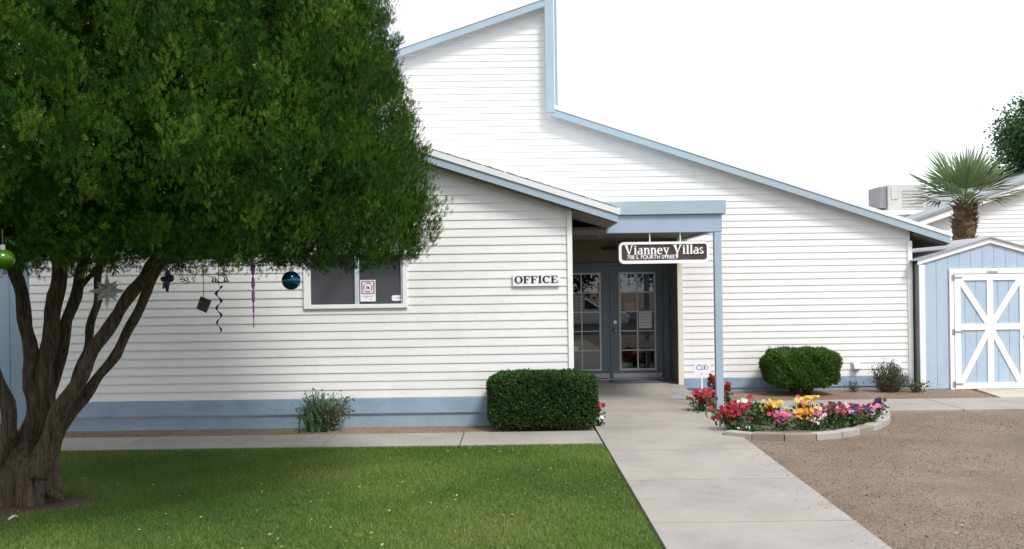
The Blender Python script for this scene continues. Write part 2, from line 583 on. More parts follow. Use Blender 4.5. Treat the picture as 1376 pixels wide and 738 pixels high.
# gently uneven gravel yard on the right
gx, gy = np.meshgrid(np.linspace(2.2, 22, 100), np.linspace(2.0, 15.0, 90))
gz = 0.004 + 0.012 * np.sin(gx * 1.3 + 0.5 * gy) * np.cos(gy * 1.1) + rng.normal(0, 0.002, gx.shape)
vv = np.stack([gx, gy, gz], -1).reshape(-1, 3)
nx, ny = 100, 90
ii = (np.arange(ny - 1)[:, None] * nx + np.arange(nx - 1)[None, :]).ravel()
qq = np.stack([ii, ii + 1, ii + nx + 1, ii + nx], 1)
o = np_mesh('gravel_yard', vv, qq, M['gravel'])
tag(o, kind='structure')

# path slabs with open joints
g = MB()
js = [2.6, 4.4, 6.3, 8.11, 9.9, 11.73, 13.55, 15.35, 17.1, 19.28]
for a, b in zip(js[:-1], js[1:]):
    a2, b2 = a + 0.007, b - 0.007
    ys = [a2] + [y for y in (14.5, 18.2) if a2 < y < b2] + [b2]
    for p, q in zip(ys[:-1], ys[1:]):
        l, l2 = PL, PL
        r0, r1 = path_right(p), path_right(q)
        vs = [(l, p, -0.06), (r0, p, -0.06), (r1, q, -0.06), (l2, q, -0.06), (l, p, path_z(p)), (r0, p, path_z(p)), (r1, q, path_z(q)), (l2, q, path_z(q))]
        fs = [(4, 5, 6, 7), (1, 2, 6, 5), (3, 0, 4, 7)]
        if p == a2: fs.append((0, 1, 5, 4))
        if q == b2: fs.append((2, 3, 7, 6))
        g.add(vs, fs)
tag(g.build('entrance_path', M['concrete'], None), kind='structure')
# porch landing strip left of the path up to the wing
g = MB()
g.box(0.76, PL - 0.006, 14.9, 19.28, -0.06, 0.03)
tag(g.build('porch_floor', M['concrete']), kind='structure')

# sidewalk across the front of the wing
g = MB()
xj = [-14, -12.0, -9.6, -7.2] + [at(180, 596, 12.9)[0], at(441, 596, 12.9)[0], at(621, 597, 12.9)[0]]
xj = sorted(xj) + [PL - 0.012]
for a, b in zip(xj[:-1], xj[1:]):
    g.box(a + 0.006, b - 0.006, 12.36, 13.40, -0.06, 0.026)
tag(g.build('sidewalk', M['concrete2'], None, bevel=0.008), kind='structure')
# walk towards the shed
g = MB()
xj = [2.86, 4.7, 6.5, 8.3, 10.1, 12, 14, 16, 20]
for a, b in zip(xj[:-1], xj[1:]):
    g.box(a + 0.006, b - 0.006, 15.1, 16.55, -0.06, 0.028)
tag(g.build('side_walk', M['concrete2'], None, bevel=0.008), kind='structure')
g = MB()
g.prism_z([(7.75, 16.56), (10.2, 16.56), (9.6, 17.93), (7.95, 17.93)], -0.05, 0.02)
tag(g.build('shed_apron', M['apron']), kind='structure')
g = MB()
g.prism_z([(-14, 13.40), (PL - 0.02, 13.40), (PL - 0.02, 14.9), (-14, 14.9)], -0.04, 0.012)
g.prism_z([(2.87, 16.55), (7.7, 16.55), (7.9, 18.6), (2.87, 18.6)], -0.04, 0.014)
tag(g.build('dirt_strip', M['mulch']), kind='structure')
g = MB()
g.prism_z([(-16, 1.0), (PL - 0.01, 1.0), (PL - 0.01, 12.355), (-16, 12.355)], -0.04, 0.0)
tag(g.build('lawn', M['turf']), kind='structure')


g = MB()
ring_ = []
for k in range(48):
    a = 2 * math.pi * k / 48
    r = 0.62 + 0.10 * math.sin(a * 3 + 1) + 0.05 * math.sin(a * 7)
    ring_.append((at(36, 660, 9.4)[0] + r * math.cos(a), 9.25 + r * math.sin(a)))
g.prism_z(ring_, -0.03, 0.006)
tag(g.build('bare_soil', M['tree_soil']), kind='structure')


# ------------------------------------------------------------------ office building
B = thing('office_building', 'white lap sided office building with blue trim and a low entrance wing', 'building', (0, 18.2, 0))
EXPO = 0.114


def siding(mb, plane_y, z0, z1, xl, xr, holes=()):
    """lap courses on a front plane; xl(z), xr(z) give the wall outline"""
    z = z0
    while z < z1 - 1e-4:
        zt = min(z + EXPO, z1)
        zm = (z + zt) / 2
        segs = [(None, None)]
        cuts = []
        for hx0, hx1, hz0, hz1 in holes:
            if hz0 < zm < hz1: cuts.append((hx0, hx1))
        cuts.sort()
        pieces, left = [], None
        for a, b in cuts:
            pieces.append((left, a)); left = b
        pieces.append((left, None))
        jit = random.uniform(-0.0015, 0.0015)
        yb, yt = plane_y - 0.0145 + jit * 0.6, plane_y - 0.003
        for a, b in pieces:
            xa0 = xl(z) if a is None else a
            xa1 = xl(zt) if a is None else a
            xb0 = xr(z) if b is None else b
            xb1 = xr(zt) if b is None else b
            if xb0 - xa0 < 0.01 and xb1 - xa1 < 0.01: continue
            mb.face([(xa0, yb, z), (xb0, yb, z), (xb0, yb - 0.0, z + 0.012), (xa0, yb - 0.0, z + 0.012)])
            mb.face([(xa0, yb, z + 0.012), (xb0, yb, z + 0.012), (xb1, yt, zt), (xa1, yt, zt)])
            mb.face([(xa0, plane_y, z), (xb0, plane_y, z), (xb0, yb, z), (xa0, yb, z)])
        z = zt


def const(x):
    return lambda z: x


# --- main wall outline
sx0, sz0 = at(745, 147, 18.0)         # foot of the clerestory step
ex1, ez1 = at(1277, 318, 18.0)        # right eave
slope = (sz0 - ez1) / (ex1 - sx0)
ux0, uz0 = at(541.7, 65, 18.0)
ux1, uz1 = at(733, -1, 18.0)
uslope = (uz1 - uz0) / (ux1 - ux0)
XR = 6.93
XSTEP = at(741, 100, YM)[0]
XLM = -11.0


def main_xr(z):
    zs = sz0 - 0.06
    if z >= zs: return XSTEP
    return min(XR, sx0 + (sz0 - 0.06 - z) / slope)


def main_xl(z):
    return max(XLM, ux0 + (z + 0.06 - uz0) / uslope)


mb = MB()
siding(mb, YM, 0.255, uz1 - 0.03, main_xl, main_xr, holes=[(-99, 2.86, 0, 2.78)])
mb.build('siding', M['siding'], B)
mb = MB()     # wall core: sides and back, and the sheathing behind the boards
mb.box(XR - 0.10, XR, YM + 0.001, 30.0, 0.0, 2.62)
mb.box(XLM, XLM + 0.1, YM + 0.001, 30.0, 0.0, 2.9)
mb.box(XLM, XR - 0.1, 29.9, 30.0, 0.0, 2.62)
poly = [(2.88, 0.1), (XR - 0.1, 0.1), (XR - 0.1, 2.62), (sx0, sz0 - 0.1), (XSTEP - 0.02, sz0), (XSTEP - 0.02, uz1 - 0.05), (main_xl(2.8), 2.76), (2.88, 2.76)]
mb.prism(poly, YM + 0.002, YM + 0.08)
mb.build('wall', M['white_wall'], B)
# clerestory right wall
mb = MB()
mb.box(XSTEP - 0.08, XSTEP - 0.002, YM + 0.09, 30.0, sz0 - 0.25, uz1 - 0.03)
mb.build('clerestory_wall', M['white_wall'], B)
# skirt boards and foundation of the main wall
mb = MB()
mb.box(2.96, XR - 0.055, YM - 0.028, YM - 0.001, 0.075, 0.252)
mb.build('skirt_board', M['blue_skirt'], B, bevel=0.004)
mb = MB()
mb.box(2.95, XR - 0.06, YM - 0.008, YM + 0.03, -0.1, 0.07)
mb.build('foundation', M['blue_found'], B)
# corner trims
mb = MB()
mb.box(XR - 0.05, XR + 0.032, YM - 0.034, YM + 0.06, 0.06, 2.60)
mb.build('corner_trim', M['trim'], B, bevel=0.004)
mb = MB()
mb.box(2.86, 2.955, YM - 0.032, YM + 0.02, 0.12, 2.72)
mb.build('porch_trim', M['trim_cream'], B, bevel=0.004)


def rake(mb, p0, p1, down0, down1, y0, y1, m=0):
    """sloped board under the line p0-p1, from down0 to down1 below it"""
    mb.prism([(p0[0], p0[1] - down1), (p1[0], p1[1] - down1), (p1[0], p1[1] - down0), (p0[0], p0[1] - down0)], y0, y1, m)


# --- main roofs
mb = MB()
rake(mb, (sx0, sz0 + 0.07), (ex1 + 0.03, ez1 + 0.07 - 0.03 * slope), 0.0, 0.068, 17.97, 30.4)
mb.build('roof', [M['roof_edge']], B)
mb = MB()
rake(mb, (sx0 - 0.06, sz0 + 0.02), (ex1, ez1), 0.0, 0.125, 17.985, 18.03)
mb.build('rake_fascia', M['fascia'], B, bevel=0.004)
mb = MB()
mb.box(ex1 - 0.035, ex1, 18.035, 30.3, ez1 - 0.13, ez1 - 0.002)
mb.build('eave_fascia', M['fascia'], B)
mb = MB()
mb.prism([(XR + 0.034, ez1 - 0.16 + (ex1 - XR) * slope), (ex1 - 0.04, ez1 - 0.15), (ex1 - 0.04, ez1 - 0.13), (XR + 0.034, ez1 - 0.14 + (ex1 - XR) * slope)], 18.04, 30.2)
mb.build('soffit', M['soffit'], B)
mb = MB()
lx = -11.6
rake(mb, (lx, uz0 - (ux0 - lx) * uslope + 0.05), (ux1 + 0.09, uz1 + 0.05 + 0.09 * uslope), 0.0, 0.045, 17.97, 30.4)
mb.build('clerestory_roof', M['roof_edge'], B)
mb = MB()
rake(mb, (lx, uz0 - (ux0 - lx) * uslope), (ux1 - 0.002, uz1), 0.0, 0.125, 17.985, 18.03)
mb.build('rake_fascia', M['fascia'], B, bevel=0.004)
mb = MB()
xa, xb = at(733, 100, 18.0)[0], at(745, 100, 18.0)[0]
mb.box(xa, xb, 17.975, 18.04, sz0 - 0.06, uz1 + 0.035)
mb.build('corner_board', M['fascia'], B, bevel=0.004)
mb = MB()
xa, xb = at(745.8, 100, 18.2)[0], at(749, 100, 18.2)[0]
mb.box(xa, xb, 18.06, 18.2, sz0 + 0.06, uz1 + 0.02)
mb.build('corner_board', M['fascia'], B)

# --- wing
XWL, XWR = at(41, 450, YW)[0], at(766, 400, YW)[0]
wp0, wp1 = at(700, 247, 13.9), at(830.7, 288, 13.9)      # blue rake line right slope
ws = (wp0[1] - wp1[1]) / (wp1[0] - wp0[0])
XRD = (XWL + XWR) / 2
zr = wp1[1] + (wp1[0] - XRD) * ws                        # ridge height on the fascia line
XEL = 2 * XRD - wp1[0]


def wing_top(x):
    return zr - abs(x - XRD) * ws


def wing_xr(z):
    return min(XWR, XRD + max(0, (zr - 0.07 - z) / ws))


def wing_xl(z):
    return max(XWL, XRD - max(0, (zr - 0.07 - z) / ws))


wx0, wzb = at(412, 411, YW)
wx1 = at(547, 409, YW)[0]
wzb = at(480, 409, YW)[1]
wzt = wzb + 0.70
Z0W = at(650, 532.5, YW)[1]
mb = MB()
siding(mb, YW, Z0W, zr - 0.1, wing_xl, wing_xr, holes=[(wx0, wx1, wzb, wzt)])
mb.build('siding', M['siding'], B)
mb = MB()
mb.box(XWR - 0.1, XWR, YW + 0.001, YM + 1.2, 0.0, wing_top(XWR) - 0.06)
mb.build('wall', M['white_wall'], B)
mb = MB()
mb.box(XWL, XWL + 0.1, YW + 0.001, YM, 0.0, wing_top(XWL) - 0.06)
mb.build('wall', M['white_wall'], B)
# siding on the wing's porch side
mb = MB()
z = Z0W
while z < wing_top(XWR) - 0.1:
    mb.face([(XWR + 0.020, YW + 0.03, z), (XWR + 0.020, YM + 1.1, z), (XWR + 0.004, YM + 1.1, z + EXPO), (XWR + 0.004, YW + 0.03, z + EXPO)])
    mb.face([(XWR, YW + 0.03, z), (XWR, YM + 1.1, z), (XWR + 0.020, YM + 1.1, z), (XWR + 0.020, YW + 0.03, z)])
    z += EXPO
mb.build('side_siding', M['siding'], B)
mb = MB()
mb.box(XWL + 0.1, wx0, YW + 0.004, YW + 0.07, 0, wing_top(XWL))
mb.box(wx1, XWR - 0.1, YW + 0.004, YW + 0.07, 0, wing_top(XWR) - 0.1)
mb.box(wx0, wx1, YW + 0.004, YW + 0.07, 0, wzb)
mb.prism([(wx0, wzt), (wx1, wzt), (wx1, wing_top(wx1) - 0.12), (XRD, zr - 0.12), (wx0, wing_top(wx0) - 0.12)], YW + 0.004, YW + 0.07)
mb.build('wall', M['white_wall'], B)
mb = MB()
zs0 = at(650, 553.5, YW)[1]
mb.box(XWL + 0.02, XWR + 0.03, YW - 0.034, YW - 0.002, zs0, Z0W - 0.004)
mb.box(XWR + 0.002, XWR + 0.03, YW + 0.001, YM, zs0, Z0W - 0.004)
mb.build('skirt_board', M['blue_skirt'], B, bevel=0.004)
mb = MB()
mb.box(XWL + 0.03, XWR + 0.008, YW - 0.006, YW + 0.05, -0.1, zs0 - 0.012)
mb.build('foundation', M['blue_found'], B)
mb = MB()
mb.box(XWR - 0.03, XWR + 0.04, YW - 0.036, YW + 0.03, Z0W, wing_top(XWR) - 0.07)
mb.box(XWR + 0.022, XWR + 0.04, YW + 0.031, YW + 0.11, Z0W, wing_top(XWR) - 0.08)
mb.build('corner_trim', M['trim'], B, bevel=0.004)
# wing roof: pale edge slab, blue rake, soffit
mb = MB()
for s in (-1, 1):
    e = wp1[0] if s > 0 else XEL
    pr, pe = (XRD, zr), (e + 0.02 * s, wp1[1] - 0.02 * ws)
    mb.prism([(pr[0], pr[1]), (pe[0], pe[1]), (pe[0] + 0.015 * s, pe[1] + 0.085), (pr[0], pr[1] + 0.095)][::s], 13.88, 18.19)
mb.build('roof', M['roof_edge'], B)
mb = MB()
random.seed(3)
for k in range(26):       # curled shingle tabs along the rake
    t = k / 26 + random.uniform(-0.01, 0.01)
    x = wp0[0] + (wp1[0] + 0.0 - wp0[0]) * (t * 1.9 - 0.9)
    zz = wing_top(x) + 0.088
    mb.prism([(x, zz), (x + 0.11, zz - 0.11 * ws), (x + 0.11, zz - 0.11 * ws + 0.008), (x, zz + 0.013)], 13.875, 14.3)
mb.build('shingle_edge', M['shingle'], B)
mb = MB()
for s in (-1, 1):
    e = wp1[0] if s > 0 else XEL
    mb.prism([(XRD, zr - 0.11), (e, wp1[1] - 0.11), (e, wp1[1] - 0.002), (XRD, zr - 0.002)][::s], 13.90, 13.94)
mb.build('rake_fascia', M['fascia'], B, bevel=0.003)
mb = MB()
mb.box(wp1[0] - 0.03, wp1[0], 13.945, 18.15, wp1[1] - 0.112, wp1[1] - 0.012)
mb.build('eave_fascia', M['fascia'], B)
mb = MB()
for s in (-1, 1):
    e = (wp1[0] - 0.035) if s > 0 else (XEL + 0.035)
    xw = (XWR + 0.045) if s > 0 else (XWL - 0.01)
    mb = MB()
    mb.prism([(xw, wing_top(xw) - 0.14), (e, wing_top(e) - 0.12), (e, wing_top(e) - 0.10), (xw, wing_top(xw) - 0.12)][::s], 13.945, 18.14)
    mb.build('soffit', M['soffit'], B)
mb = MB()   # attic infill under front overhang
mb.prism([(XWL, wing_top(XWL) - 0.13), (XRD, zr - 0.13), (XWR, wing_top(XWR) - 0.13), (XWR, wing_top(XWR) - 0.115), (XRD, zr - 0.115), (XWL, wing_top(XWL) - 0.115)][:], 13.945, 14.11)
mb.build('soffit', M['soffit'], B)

# --- window of the wing
W = MB()
fy0, fy1 = YW - 0.045, YW + 0.05
fw = 0.062
W.box(wx0 - 0.03, wx0 + fw, fy0, fy1, wzb - 0.055, wzt + 0.04)
W.box(wx1 - fw + 0.01, wx1 + 0.012, fy0, fy1, wzb - 0.055, wzt + 0.04)
W.box(wx0 + fw, wx1 - fw + 0.01, fy0, fy1, wzb - 0.055, wzb + 0.0)
W.box(wx0 + fw, wx1 - fw + 0.01, fy0, fy1, wzt - 0.03, wzt + 0.04)
win = W.build('window', M['trim'], B, bevel=0.004)
xm = at(480, 380, YW)[0]
mb = MB()
mb.box(xm - 0.028, xm + 0.028, YW - 0.03, YW + 0.03, wzb + 0.001, wzt - 0.031)
mb.build('mullion', M['alu'], win, bevel=0.003)
mb = MB()
mb.box(wx1 - fw - 0.015, wx1 - fw + 0.009, YW - 0.02, YW + 0.03, wzb + 0.001, wzt - 0.031)
mb.build('window_stile', M['alu'], win, bevel=0.003)
mb = MB()
mb.box(wx0 + fw + 0.001, xm - 0.029, YW + 0.010, YW + 0.016, wzb + 0.001, wzt - 0.031)
mb.build('pane', M['screen_glass'], win)
mb = MB()
mb.box(xm + 0.029, wx1 - fw - 0.016, YW + 0.020, YW + 0.026, wzb + 0.001, wzt - 0.031)
mb.build('pane', M['screen_glass'], win)
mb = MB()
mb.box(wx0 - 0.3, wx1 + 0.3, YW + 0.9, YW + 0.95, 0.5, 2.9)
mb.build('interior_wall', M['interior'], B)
mb = MB()
xs = at(535, 390, YW)[0]
mb.box(xs - 0.01, xs + 0.01, YW + 0.07, YW + 0.09, wzb, wzt)
mb.build('blind_cord', M['paper_dim'], win)

# --- porch: recess, ceiling, header, interior
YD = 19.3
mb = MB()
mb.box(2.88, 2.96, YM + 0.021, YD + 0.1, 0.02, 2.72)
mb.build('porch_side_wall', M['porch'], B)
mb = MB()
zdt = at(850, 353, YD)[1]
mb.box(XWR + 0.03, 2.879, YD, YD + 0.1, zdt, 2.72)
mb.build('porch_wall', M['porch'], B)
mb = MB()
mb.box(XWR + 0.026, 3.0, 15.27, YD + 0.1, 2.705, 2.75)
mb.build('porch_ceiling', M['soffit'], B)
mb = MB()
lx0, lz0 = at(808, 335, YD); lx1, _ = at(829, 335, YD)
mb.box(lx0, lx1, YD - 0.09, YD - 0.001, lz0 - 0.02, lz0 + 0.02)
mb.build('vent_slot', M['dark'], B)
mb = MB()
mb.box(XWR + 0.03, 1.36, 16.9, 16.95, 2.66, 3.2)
mb.build('porch_header', M['porch'], B)
# room seen through the doors
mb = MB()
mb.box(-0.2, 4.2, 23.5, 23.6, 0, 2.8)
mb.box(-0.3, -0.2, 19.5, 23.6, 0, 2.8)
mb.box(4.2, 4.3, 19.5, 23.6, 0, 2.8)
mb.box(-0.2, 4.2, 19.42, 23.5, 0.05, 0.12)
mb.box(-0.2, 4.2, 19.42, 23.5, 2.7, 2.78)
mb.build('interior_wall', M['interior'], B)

# --- entrance canopy
YC = 15.2
cx0 = 1.365
capL, capT = at(817, 271, YC)
capR, _ = at(975, 280, YC)
capT = at(890, 270, YC)[1]; capB = at(890, 288.5, YC)[1]
bmB = at(890, 312.5, YC)[1]
bmR = at(970.5, 300, YC)[0]
can = MB()
can.box(cx0, capR, YC - 0.05, YM - 0.03, capB, capT)
CAN = can.build('entrance_canopy', M['fascia'], B, bevel=0.006)
mb = MB()
mb.box(cx0, bmR, YC, YC + 0.10, bmB, capB - 0.003)
mb.build('beam', M['blue'], CAN, bevel=0.004)
mb = MB()
mb.box(bmR - 0.09, bmR, YC + 0.103, YM - 0.035, bmB + 0.02, capB - 0.003)
mb.build('beam', M['blue'], CAN, bevel=0.004)
pxl, pxr = at(961.5, 430, YC)[0], at(971.5, 430, YC)[0]
mb = MB()
mb.box(pxl, pxr, YC + 0.004, YC + 0.104, -0.02, bmB - 0.002)
mb.build('post', M['blue'], CAN, bevel=0.006)


# --- double doors
def door(name, x0, x1, knob, gl, gr):
    z0, z1 = 0.175, at(850, 356.5, YD)[1]
    gz0, gz1 = at(850, 496.5, YD)[1], at(850, 367, YD)[1]
    d = MB()
    y0, y1 = YD + 0.02, YD + 0.065
    d.box(x0, gl, y0, y1, z0, z1); d.box(gr, x1, y0, y1, z0, z1)
    d.box(gl, gr, y0, y1, z0, gz0); d.box(gl, gr, y0, y1, gz1, z1)
    D = d.build(name, M['door'], B)
    mb = MB()
    mb.box(gl + 0.001, gr - 0.001, YD + 0.040, YD + 0.046, gz0 + 0.001, gz1 - 0.001)
    mb.build('glass', M['door_glass'], D)
    mb = MB()
    t = 0.016
    mb.box(gl - t, gl + t, y0 - 0.012, y0 - 0.001, gz0 - t, gz1 + t); mb.box(gr - t, gr + t, y0 - 0.012, y0 - 0.001, gz0 - t, gz1 + t)
    mb.box(gl + t, gr - t, y0 - 0.012, y0 - 0.001, gz0 - t, gz0 + t); mb.box(gl + t, gr - t, y0 - 0.012, y0 - 0.001, gz1 - t, gz1 + t)
    xm_ = (gl + gr) / 2
    mb.box(xm_ - 0.011, xm_ + 0.011, y0 + 0.001, y0 + 0.018, gz0, gz1)
    for k in range(1, 5):
        zz = gz0 + (gz1 - gz0) * k / 5
        mb.box(gl, xm_ - 0.012, y0 + 0.002, y0 + 0.017, zz - 0.010, zz + 0.010)
        mb.box(xm_ + 0.012, gr, y0 + 0.002, y0 + 0.017, zz - 0.010, zz + 0.010)
    mb.build('glazing_bar', M['door_edge'], D)
    mb = MB()
    mb.box(x0 + 0.02, x1 - 0.03, y0 - 0.014, y0 - 0.001, z0 + 0.005, z0 + 0.09)
    mb.build('kick_plate', M['kick'], D, bevel=0.003)
    if knob:
        kx = x0 + 0.07
        zk = at(827, 444, YD)[1]; zd = at(827, 433, YD)[1]
        mb = MB()
        mb.tube([(kx, y0, zk), (kx, y0 - 0.01, zk)], 0.035, 16)
        mb.tube([(kx, y0 - 0.01, zk), (kx, y0 - 0.04, zk)], 0.012, 12)
        mb.ball((kx, y0 - 0.06, zk), 0.031, 16, 10)
        mb.build('handle', M['brass'], D, smooth=True)
        mb = MB()
        mb.tube([(kx, y0, zd), (kx, y0 - 0.018, zd)], 0.030, 16)
        mb.build('lock', M['brass'], D)
    return D


dseam = at(821.5, 430, YD)[0]
door('door', dseam + 0.004, 2.765, True, at(833.5, 430, YD)[0], at(880.5, 430, YD)[0])
door('door', 0.885, dseam - 0.004, False, at(757, 430, YD)[0], at(807, 430, YD)[0])
mb = MB()
zdoor = at(850, 356.5, YD)[1]
mb.box(2.77, 2.878, YD - 0.03, YD + 0.09, 0.14, zdoor + 0.05)
mb.box(XWR + 0.03, 0.88, YD - 0.03, YD + 0.09, 0.14, zdoor + 0.05)
mb.box(0.88, 2.77, YD - 0.03, YD + 0.09, zdoor + 0.004, zdoor + 0.05)
mb.box(dseam - 0.02, dseam + 0.02, YD + 0.001, YD + 0.018, 0.175, zdoor)
mb.build('door_frame', M['door'], B, bevel=0.004)
mb = MB()
mb.box(0.88, 2.77, YD - 0.06, YD + 0.12, 0.151, 0.172)
mb.build('threshold', M['steel'], B, bevel=0.003)


# ------------------------------------------------------------------ small wall things
def outlet(px, py, label):
    x, z = at(px, py, YM)
    t = thing('outlet_cover', label, 'outlet', (x, YM - 0.03, z), 'weatherproof outlet boxes on the wall')
    mb = MB(); mb.box(x - 0.075, x + 0.075, YM - 0.045, YM - 0.022, z - 0.075, z + 0.075)
    mb.build('back_plate', M['outlet'], t, bevel=0.008)
    mb = MB()
    p = [(YM - 0.045, z + 0.055), (YM - 0.10, z + 0.035), (YM - 0.13, z - 0.055), (YM - 0.045, z - 0.055)]
    mb.add([(x - 0.055, y, zz) for y, zz in p] + [(x + 0.055, y, zz) for y, zz in p],
           [(0, 1, 2, 3), (7, 6, 5, 4), (0, 4, 5, 1), (1, 5, 6, 2), (2, 6, 7, 3), (3, 7, 4, 0)])
    mb.build('hood', M['outlet'], t, bevel=0.006)
    mb = MB(); mb.box(x - 0.04, x + 0.045, YM - 0.115, YM - 0.05, z - 0.075, z - 0.057)
    mb.build('latch', M['steel'], t)


outlet(1149.5, 491, 'white outlet box on the siding just right of the round green bush')
outlet(1205, 491, 'white outlet box on the siding above the grey shrub by the corner')


# ------------------------------------------------------------------ lettering
def ring(cx, cy, rx, ry, ix, iy, a0=0.0, a1=360.0, n=22):
    """band between two ellipses as quads"""
    out = []
    for k in range(n):
        t0, t1 = math.radians(a0 + (a1 - a0) * k / n), math.radians(a0 + (a1 - a0) * (k + 1) / n)
        out.append([(cx + ix * math.cos(t0), cy + iy * math.sin(t0)), (cx + rx * math.cos(t0), cy + ry * math.sin(t0)),
                    (cx + rx * math.cos(t1), cy + ry * math.sin(t1)), (cx + ix * math.cos(t1), cy + iy * math.sin(t1))])
    return out


def R(x0, y0, x1, y1):
    return [[(x0, y0), (x1, y0), (x1, y1), (x0, y1)]]


def stemI(x, h, wd=0.2, sf=0.1):
    return R(x, 0.06, x + wd, h - 0.06) + R(x - sf, 0, x + wd + sf, 0.06) + R(x - sf, h - 0.06, x + wd + sf, h)


G = {}
G['O'] = (1.02, ring(0.51, 0.5, 0.49, 0.52, 0.24, 0.43))
G['F'] = (0.86, R(0.12, 0.07, 0.36, 0.93) + R(0.02, 0, 0.5, 0.07) + R(0.02, 0.93, 0.8, 1.0) + R(0.71, 0.68, 0.8, 0.93) + R(0.36, 0.47, 0.53, 0.55) + R(0.53, 0.36, 0.6, 0.66))
G['I'] = (0.52, stemI(0.14, 1.0, 0.24, 0.1))
G['C'] = (0.96, ring(0.5, 0.5, 0.48, 0.52, 0.22, 0.43, 42, 318) + R(0.76, 0.66, 0.86, 0.98))
G['E'] = (0.92, R(0.12, 0.07, 0.36, 0.93) + R(0.02, 0, 0.84, 0.07) + R(0.02, 0.93, 0.82, 1.0) + R(0.73, 0.7, 0.82, 0.93) + R(0.75, 0.07, 0.84, 0.32) + R(0.36, 0.47, 0.53, 0.55) + R(0.53, 0.36, 0.6, 0.66))
G['V'] = (0.92, [[(0.08, 0.96), (0.42, 0.0), (0.52, 0.0), (0.34, 0.96)], [(0.70, 0.96), (0.50, 0.14), (0.53, 0.02), (0.80, 0.96)]] + R(0.0, 0.96, 0.42, 1.02) + R(0.62, 0.96, 0.90, 1.02))
G['W'] = (0.92, [[(0.08, 0.96), (0.36, 0.2), (0.5, 0.2), (0.34, 0.96)], [(0.70, 0.96), (0.46, 0.3), (0.50, 0.14), (0.82, 0.96)]] + R(0.0, 0.96, 0.42, 1.02) + R(0.62, 0.96, 0.92, 1.02) + R(0.34, -0.42, 0.5, 0.2))
G['i'] = (0.36, R(0.1, 0.05, 0.26, 0.66) + R(0.02, 0, 0.34, 0.05) + R(0.03, 0.66, 0.26, 0.71) + R(0.1, 0.80, 0.26, 0.95))
G['l'] = (0.36, R(0.1, 0.05, 0.27, 0.97) + R(0.02, 0, 0.35, 0.05) + R(0.02, 0.97, 0.27, 1.02))
G['n'] = (0.66, R(0.08, 0.05, 0.24, 0.66) + R(0.0, 0, 0.3, 0.05) + R(0.0, 0.66, 0.24, 0.71) + ring(0.37, 0.46, 0.21, 0.25, 0.05, 0.17, 0, 150, 10) + R(0.42, 0.05, 0.58, 0.46) + R(0.36, 0, 0.65, 0.05))
G['a'] = (0.62, ring(0.28, 0.22, 0.26, 0.24, 0.09, 0.17, 60, 330, 14) + R(0.36, 0.04, 0.53, 0.5) + ring(0.32, 0.48, 0.21, 0.23, 0.05, 0.17, 0, 150, 10) + R(0.50, 0.0, 0.6, 0.06))
G['e'] = (0.60, ring(0.3, 0.35, 0.28, 0.36, 0.10, 0.29, 25, 320, 16) + R(0.2, 0.34, 0.56, 0.40) + ring(0.3, 0.38, 0.27, 0.33, 0.12, 0.26, 0, 40, 4))
G['y'] = (0.64, [[(0.06, 0.66), (0.28, 0.05), (0.38, 0.05), (0.24, 0.66)], [(0.48, 0.66), (0.33, 0.2), (0.30, -0.3), (0.57, 0.66)]] + R(0.0, 0.66, 0.32, 0.71) + R(0.42, 0.66, 0.64, 0.71) + R(0.14, -0.34, 0.3, -0.22))
G['s'] = (0.46, ring(0.22, 0.52, 0.18, 0.19, 0.06, 0.12, 30, 270, 10) + ring(0.22, 0.18, 0.20, 0.19, 0.06, 0.12, -180, 90, 10))
G[' '] = (0.34, [])


def letters(mb, text, x0, z0, y, w, h, sub=1.0, depth=0.006):
    """extruded lettering fitted to width w with cap height h, front face at y"""
    tot = sum(G[c][0] for c in text)
    kx = w / tot
    x = x0
    n = 0
    for c in text:
        adv, polys = G[c]
        for p in polys:
            n += 1
            yy = y - (n % 7) * 0.0002
            q = [(x + u * kx, z0 + v * h) for u, v in p]
            area = sum(q[i][0] * q[(i + 1) % 4][1] - q[(i + 1) % 4][0] * q[i][1] for i in range(4))
            mb.prism(q if area > 0 else q[::-1], yy, y + depth)
        x += adv * kx


def text_mesh(name, txt, x, y, z, width, height, mat, parent):
    cu = bpy.data.curves.new('txt', 'FONT')
    cu.body = txt
    cu.extrude = 0.02
    cu.offset = 0.012
    to = bpy.data.objects.new('txt', cu)
    COL.objects.link(to)
    dg = bpy.context.evaluated_depsgraph_get()
    dg.update()
    me = bpy.data.meshes.new_from_object(to.evaluated_get(dg))
    COL.objects.unlink(to)
    bpy.data.objects.remove(to)
    co = np.empty(len(me.vertices) * 3, dtype=np.float32)
    me.vertices.foreach_get('co', co)
    co = co.reshape(-1, 3)
    mn, mx = co.min(0), co.max(0)
    o0 = origin(parent)
    out = np.empty_like(co)
    out[:, 0] = x + (co[:, 0] - mn[0]) / (mx[0] - mn[0]) * width - o0.x
    out[:, 2] = z + (co[:, 1] - mn[1]) / (mx[1] - mn[1]) * height - o0.z
    out[:, 1] = y - (co[:, 2] - mn[2]) / max(mx[2] - mn[2], 1e-6) * 0.004 - o0.y
    me.vertices.foreach_set('co', out.ravel())
    me.name = name
    me.materials.clear()
    me.update()
    return link_mesh(name, me, mat, parent)


def round_rect(x0, x1, z0, z1, r, n=6):
    pts = []
    for cx, cz, a in ((x1 - r, z0 + r, -90), (x1 - r, z1 - r, 0), (x0 + r, z1 - r, 90), (x0 + r, z0 + r, 180)):
        for k in range(n + 1):
            t = math.radians(a + 90 * k / n)
            pts.append((cx + r * math.cos(t), cz + r * math.sin(t)))
    return pts


